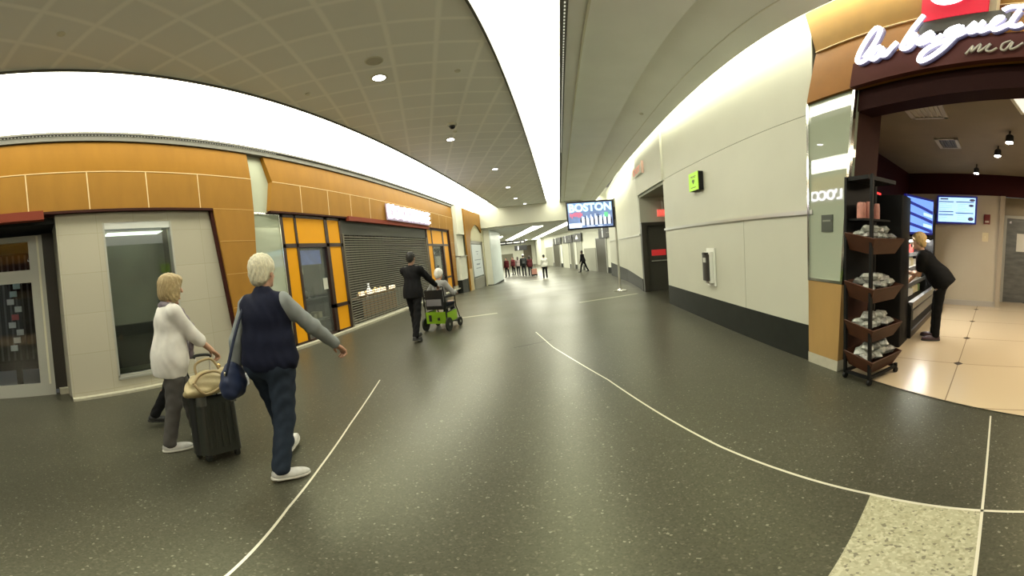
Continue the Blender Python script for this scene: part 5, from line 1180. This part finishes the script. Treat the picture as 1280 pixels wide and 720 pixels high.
# beige handbag on top of it
hb = thing('handbag', 'slouchy beige leather handbag resting on top of the suitcase', 'handbag', (-2.535, 1.44, .588), -4 * D2R); hb.rotation_euler = (.06, -.18, -.05); hb.scale = (1.05, 1.25, 1.15)
s_ = Sdf(); s_.ell((.01, 0, .075), (.085, .19, .085), None, .03).ell((.01, 0, .05), (.10, .205, .055), None, .04).ell((.0, -.05, .13), (.06, .10, .05), None, .05).ell((.01, .11, .12), (.05, .06, .045), None, .04)
s_.disp = lambda x, y, z: .008 * np.sin(y * 38 + z * 30 + 2 * np.sin(x * 40)) * np.sin(z * 42 + x * 20); s_.cut((0, 0, .004), (0, 0, -1))
m_lea = mat('beige_leather', (.42, .345, .18), .45, noise=(14, .22), bump=.5)
s_.build('body', m_lea, hb, .007)
MB().tube(smooth_path([(.09, -.15, .12), (.12, -.10, .03), (.12, .02, .05), (.1, .06, .13), (.06, .02, .17), (.06, -.08, .17), (.08, -.15, .12)], 6), .010, 8).build('strap', mat('beige_strap', (.30, .22, .10), .5), hb, 'all')
MB().tube(smooth_path([(.02, -.09, .15), (.0, -.07, .25), (.0, .05, .26), (.02, .09, .15)], 6), .010, 8).build('handle', mat('beige_strap', (.3, .2, .1)), hb, 'all')
MB().lathe([(.013, -.004), (.019, 0), (.013, .004)], (.01, .09, .19), 12, 'x').build('ring', mat('brass', (.7, .5, .2), .25, metal=1.), hb, True)

# wheelchair with its occupant and the man pushing it
WC = (-2.66, 7.0, 0); wy = -8 * D2R
wc = thing('wheelchair', 'dark framed transport wheelchair with lime green panels under the seat', 'wheelchair', WC, wy)
m_lime = mat('lime_panel', (.20, .36, .010), .5, emis=(.4, .8, .01), es=.02); m_wf = mat('wheelchair_frame', (.02, .022, .02), .35, metal=.5); m_wk = mat('wheelchair_vinyl', (.012, .012, .013), .5)
MB().bev(-.23, .23, -.22, .24, .47, .52, .02).build('seat', m_wk, wc, True)
MB().bev(-.22, .22, -.27, -.23, .50, .90, .02).build('backrest', m_wk, wc, True)
MB().bev(-.18, .18, -.285, -.27, .56, .70, .01).build('back_pocket', mat('wheelchair_pocket', (.26, .25, .27), .5), wc, True)
for s_ in (-1, 1):
    fr_ = MB(); fr_.tube(smooth_path([(s_ * .25, -.24, .12), (s_ * .25, -.25, .6), (s_ * .25, -.27, .92), (s_ * .25, -.33, .97), (s_ * .25, -.42, .97)], 5), .013, 8); fr_.tube([(s_ * .25, -.24, .40), (s_ * .25, .26, .42)], .013, 8); fr_.tube(smooth_path([(s_ * .25, .24, .48), (s_ * .25, .30, .40), (s_ * .25, .42, .14)], 5), .012, 8); fr_.tube([(s_ * .25, -.24, .16), (s_ * .25, .30, .18)], .012, 8)
    fr_.build('side_frame', m_wf, wc, 'all')
    MB().tube([(s_ * .25, -.36, .97), (s_ * .25, -.47, .97)], .02, 10).build('push_grip', m_wk, wc, True)
    ar = MB().tube([(s_ * .27, -.25, .55), (s_ * .27, -.24, .72), (s_ * .27, .20, .72), (s_ * .27, .22, .45)], .012, 8).build('armrest', m_wf, wc, 'all')
    MB().bev(s_ * .27 - .03, s_ * .27 + .03, -.22, .16, .72, .75, .012).build('arm_pad', m_wk, ar, True)
    MB().bev(s_ * .262 - .008, s_ * .262 + .008, -.22, .24, .19, .40, .01).build('side_panel', m_lime, wc, True)
    for nm, yy_, rr in (('rear_wheel', -.22, .15), ('front_wheel', .32, .105)):
        w_ = MB().lathe([(rr - .03, -.014), (rr - .004, -.016), (rr, 0), (rr - .004, .016), (rr - .03, .014)], (s_ * .285, yy_, rr), 28, 'x').build(nm, m_black, wc, True)
        mb = MB()
        for k_ in range(5): a = k_ * 2 * PI / 5; mb.tube([(s_ * .285, yy_, rr), (s_ * .285, yy_ + (rr - .02) * math.cos(a), rr + (rr - .02) * math.sin(a))], .008, 6)
        mb.lathe([(0, -.02), (.03, -.02), (.03, .02), (0, .02)], (s_ * .285, yy_, rr), 12, 'x'); mb.build('spokes', m_steel, w_, True)
    MB().box(s_ * .14 - .09, s_ * .14 + .09, .34, .50, .10, .115).build('footplate', m_wf, wc)
MB().bev(-.24, .24, -.26, -.235, .17, .42, .012).build('rear_panel', m_lime, wc, True)
MB().bev(-.22, .22, -.20, .22, .18, .20, .005).build('storage_tray', m_lime, wc, True)
MB().bev(-.17, -.10, -.268, -.258, .22, .36, .004).build('panel_latch', m_wk, wc, True); MB().bev(.04, .10, -.268, -.258, .24, .30, .004).build('panel_latch', m_wk, wc, True)
oc_root = tuple(Matrix.Translation(WC) @ Matrix.Rotation(wy, 4, 'Z') @ Vector((.03, -.06, 0)))
oc, J = person('person', 'white-haired person in pale grey top seated in the lime green wheelchair', oc_root, wy, 1.58, .008, True, 1.05, 6, (10, -6), legs=((86, 80), (84, 78)), seat=.60, toes=((0, 8), (0, 8)),
    arms={'r': ('to', (.26, .28, .78), (.6, -1, -.3)), 'l': ('to', (-.24, .26, .78), (-.6, -1, -.3))}, skin=FAIR, hair=('puff', (.66, .64, .60)), top=((.26, .26, .25), 'long', -.05, .022), pants=((.03, .035, .05), 1.), shoes=((.05, .05, .05), (.1, .1, .1)))
pr_ = tuple(Matrix.Translation(WC) @ Matrix.Rotation(wy, 4, 'Z') @ Vector((-.03, -.98, 0))); 
hl = lambda s_: tuple(Matrix.Rotation(0, 3, 'Z') @ Vector((s_ * .25 + .03, -.44 + .98 - .07, 1.0)))
pu, J = person('person', 'dark-haired man in black suit pushing the wheelchair, seen from behind', pr_, wy, 1.72, .0075, False, 1.0, 4, (4, 0), legs=((-13, 8), (13, 14)), toes=((14, 4), (-4, 4)),
    arms={'r': ('to', hl(1), (.7, -1, -.2)), 'l': ('to', hl(-1), (-.7, -1, -.2))}, skin=(.22, .12, .075), hair=('short', (.008, .007, .006)), top=((.010, .010, .011), 'long', -.10, .028), pants=((.010, .010, .011), 1.05), shoes=((.012, .012, .012), (.03, .03, .03)))
# woman bending at the cooler
r_ = (4.44, 2.19, .01); y_ = 24 * D2R
sw, J = person('person', 'blonde person in black clothes bending over the lit cooler in the right-hand shop', r_, y_, 1.66, .0075, True, 1.1, 40, (-12, 10), legs=((9, 6), (4, 2)), toes=((0, 8), (0, 8)),
    arms={'l': ('to', local((4.24, 2.70, 1.0), r_, y_), (-.5, -1, .3)), 'r': ('to', local((4.40, 2.76, .80), r_, y_), (.5, -1, 0))}, skin=(.5, .28, .17), hair=('puff', (.55, .38, .15)), top=((.008, .008, .008), 'short', -.14, .022), pants=((.008, .008, .008), 1.0), shoes=((.05, .02, .022), (.03, .02, .02)))
hi_ = tag(MB().bev(4.17, 4.31, 2.73, 2.83, .925, .99, .02).build('wrapped_sandwich', fm_[0], None, True), 'white wrapped sandwich in the hand of the person at the cooler', 'food pack')
# people far down the hall
def far(label, x, y, yaw, H, top, pants, hair, legs, female=False, **kw):
    return person('person', label, (x, y, fz(y)), yaw * D2R, H, .013, female, kw.pop('fat', 1.05), kw.pop('lean', 2), (0, 0), legs=legs, top=(top, kw.pop('sl', 'long'), kw.pop('hem', -.08), .025), pants=(pants, 1.05), hair=hair, skin=kw.pop('skin', FAIR), shoes=((.02, .02, .02), (.05, .05, .05)), group=None, **kw)
BK = ('short', (.015, .012, .01))
far('far person in white shirt and black trousers walking away down the hall', -1.2, 25.0, 8, 1.74, (.62, .62, .56), (.012, .012, .013), BK, ((-12, 12), (14, 10)), fat=1.2)
far('far person in dark jacket and white cap with backpack, tallest of the group', -3.15, 29.0, 10, 1.86, (.03, .035, .035), (.02, .02, .025), BK, ((-8, 8), (12, 8)), cap=(.7, .7, .68))
far('far person in dark red top and black trousers, leftmost of the group', -4.7, 29.6, 160, 1.72, (.10, .02, .022), (.012, .012, .014), BK, ((8, 4), (-6, 6)), True)
far('far person in maroon top standing behind the leftmost of the group', -4.45, 32.0, 150, 1.70, (.14, .03, .035), (.015, .015, .02), BK, ((3, 2), (-3, 3)), True)
far('far person in pale pink-grey top and dark trousers in the middle of the group', -3.85, 30.8, 5, 1.68, (.30, .25, .24), (.02, .02, .025), ('long', (.05, .035, .03)), ((-10, 10), (14, 10)), True)
far('far person in long dark red coat beside the pink suitcase', -2.62, 29.0, 8, 1.68, (.075, .018, .02), (.015, .015, .02), ('long', (.02, .015, .012)), ((-8, 8), (10, 8)), True, hem=-.16)
far('far person in black striding alone in front of the restroom wall', 1.84, 27.8, 60, 1.80, (.012, .012, .014), (.010, .010, .012), BK, ((-20, 8), (22, 10)), lean=8, skin=DARK)
bp = thing('backpack', 'dark backpack worn by the far person in the white cap', 'backpack', (-3.12, 28.78, fz(28.8) + 1.28), 10 * D2R)
MB().bev(-.16, .16, -.10, .08, -.22, .22, .06, 4).build('main_pocket', mat('backpack_black', (.02, .022, .022), .7), bp, True); MB().bev(-.12, .12, -.14, -.08, -.18, .02, .03, 3).build('front_pocket', mat('backpack_grey', (.05, .055, .055), .7), bp, True)
ps = thing('suitcase', 'small pink suitcase rolling behind the far person in the dark red coat', 'suitcase', (-2.2, 27.9, fz(28)), 8 * D2R)
MB().bev(-.22, .22, -.12, .12, .06, .62, .05, 4).build('shell', mat('pink_case', (.42, .20, .15), .4), ps, True); MB().bev(-.222, .222, -.122, .122, .06, .18, .02, 2).build('lower_band', m_black, ps, True)
mb = MB(); mb.tube([(-.1, .08, .6), (-.1, .08, .98), (.1, .08, .98), (.1, .08, .6)], .012, 6); mb.build('handle', m_dkmetal, ps, True)
for s_ in (-.17, .17): MB().lathe([(0, -.02), (.03, -.02), (.03, .02), (0, .02)], (s_, 0, .03), 10, 'x').build('wheel', m_black, ps, True)

# ------------------------------------------------------------------ lights
def area(name, loc, rot, sx, sy, W, col):
    l = bpy.data.lights.new(name, 'AREA'); l.shape = 'RECTANGLE'; l.size = sx; l.size_y = sy; l.energy = W; l.color = col
    o = bpy.data.objects.new(name, l); C.objects.link(o); o.location = loc; o.rotation_euler = rot; return o
area('shop_fill_near', (4.7, -.4, 2.9), (0, .0, 0), 2.4, 1.2, 120, (1, .82, .56))  # unseen fill lamp added to light the shop floor
area('shop_fill_deep', (6.4, .1, 2.9), (0, 0, 0), 1.0, 1., 45, (1, .84, .62))  # unseen fill lamp added for the back of the shop
area('grille_shop_fill', (-6.6, 10.2, 2.9), (0, 0, 0), 1, 6, 50, (1, .9, .7))  # fill lamp added to brighten the counter behind the grille
area('left_shop_fill', (XD - .7, -2.3, 2.7), (0, .0, 0), 1.2, 1.0, 26, (.9, .95, 1))  # unseen fill lamp added inside the far left shop
area('bay_fill', (X - .3, 6.05, 2.2), (0, 0, 0), .3, .8, 2.5, (1, .95, .8))  # fill lamp added to lift the dark bay display
area('window_fill', (X - .3, 1.95, 2.6), (0, 0, 0), .3, 1.0, 1.6, (.9, 1, .85))  # fill lamp inside the window niche, without a fixture
for x, y in ((-2.14, 4.38), (-2.26, 7.91), (-1.9, 11.6), (-2, 15.2)):
    l = bpy.data.lights.new('downlight_spot', 'SPOT'); l.energy = 45; l.spot_size = 1.5; l.spot_blend = .6; l.shadow_soft_size = .08; l.color = (1, .97, .95)
    o = bpy.data.objects.new('downlight_spot', l); C.objects.link(o); o.location = (x, y, 4.44)
for p, q in (((4.3, 1.25, 2.8), (4.1, 1.4, 0)), ((5.0, 1.62, 2.8), (4.6, 2.6, 1))):
    l = bpy.data.lights.new('track_spot', 'SPOT'); l.energy = 40; l.spot_size = 1.1; l.spot_blend = .5; l.shadow_soft_size = .05; l.color = (1, .9, .75)
    o = bpy.data.objects.new('track_spot', l); C.objects.link(o); o.location = p; o.rotation_euler = (Vector(q) - Vector(p)).to_track_quat('-Z', 'Y').to_euler()
w = bpy.data.worlds.new('World'); bpy.context.scene.world = w; w.use_nodes = True
w.node_tree.nodes['Background'].inputs[0].default_value = (.9, .92, .78, 1); w.node_tree.nodes['Background'].inputs[1].default_value = .18

# ------------------------------------------------------------------ camera: a 171-degree slice of a panoramic camera
def R3(yaw, p, r):
    return Matrix.Rotation(yaw, 3, 'Z') @ Matrix.Rotation(p, 3, 'X') @ Matrix.Rotation(r, 3, 'Y')
Rm = R3(8.36 * D2R, -4.25 * D2R, 5.68 * D2R)
right, fwd, up = Rm @ Vector((1, 0, 0)), Rm @ Vector((0, 1, 0)), Rm @ Vector((0, 0, 1))
cd = bpy.data.cameras.new('camera'); cam = bpy.data.objects.new('camera', cd); C.objects.link(cam)
cam.matrix_world = Matrix(((right.x, up.x, -fwd.x, 0), (right.y, up.y, -fwd.y, 0), (right.z, up.z, -fwd.z, 1.5), (0, 0, 0, 1)))
cd.type = 'PANO'; cd.panorama_type = 'EQUIRECTANGULAR'
S_ = .13381 * D2R
cd.longitude_min, cd.longitude_max = -640 * S_, 640 * S_
cd.latitude_min, cd.latitude_max = -(720 - 348.58) * S_, 348.58 * S_
cd.clip_start = .05; cd.clip_end = 200
sc = bpy.context.scene; sc.camera = cam
sc.view_settings.view_transform = 'Standard'; sc.view_settings.look = 'None'; sc.view_settings.exposure = 0
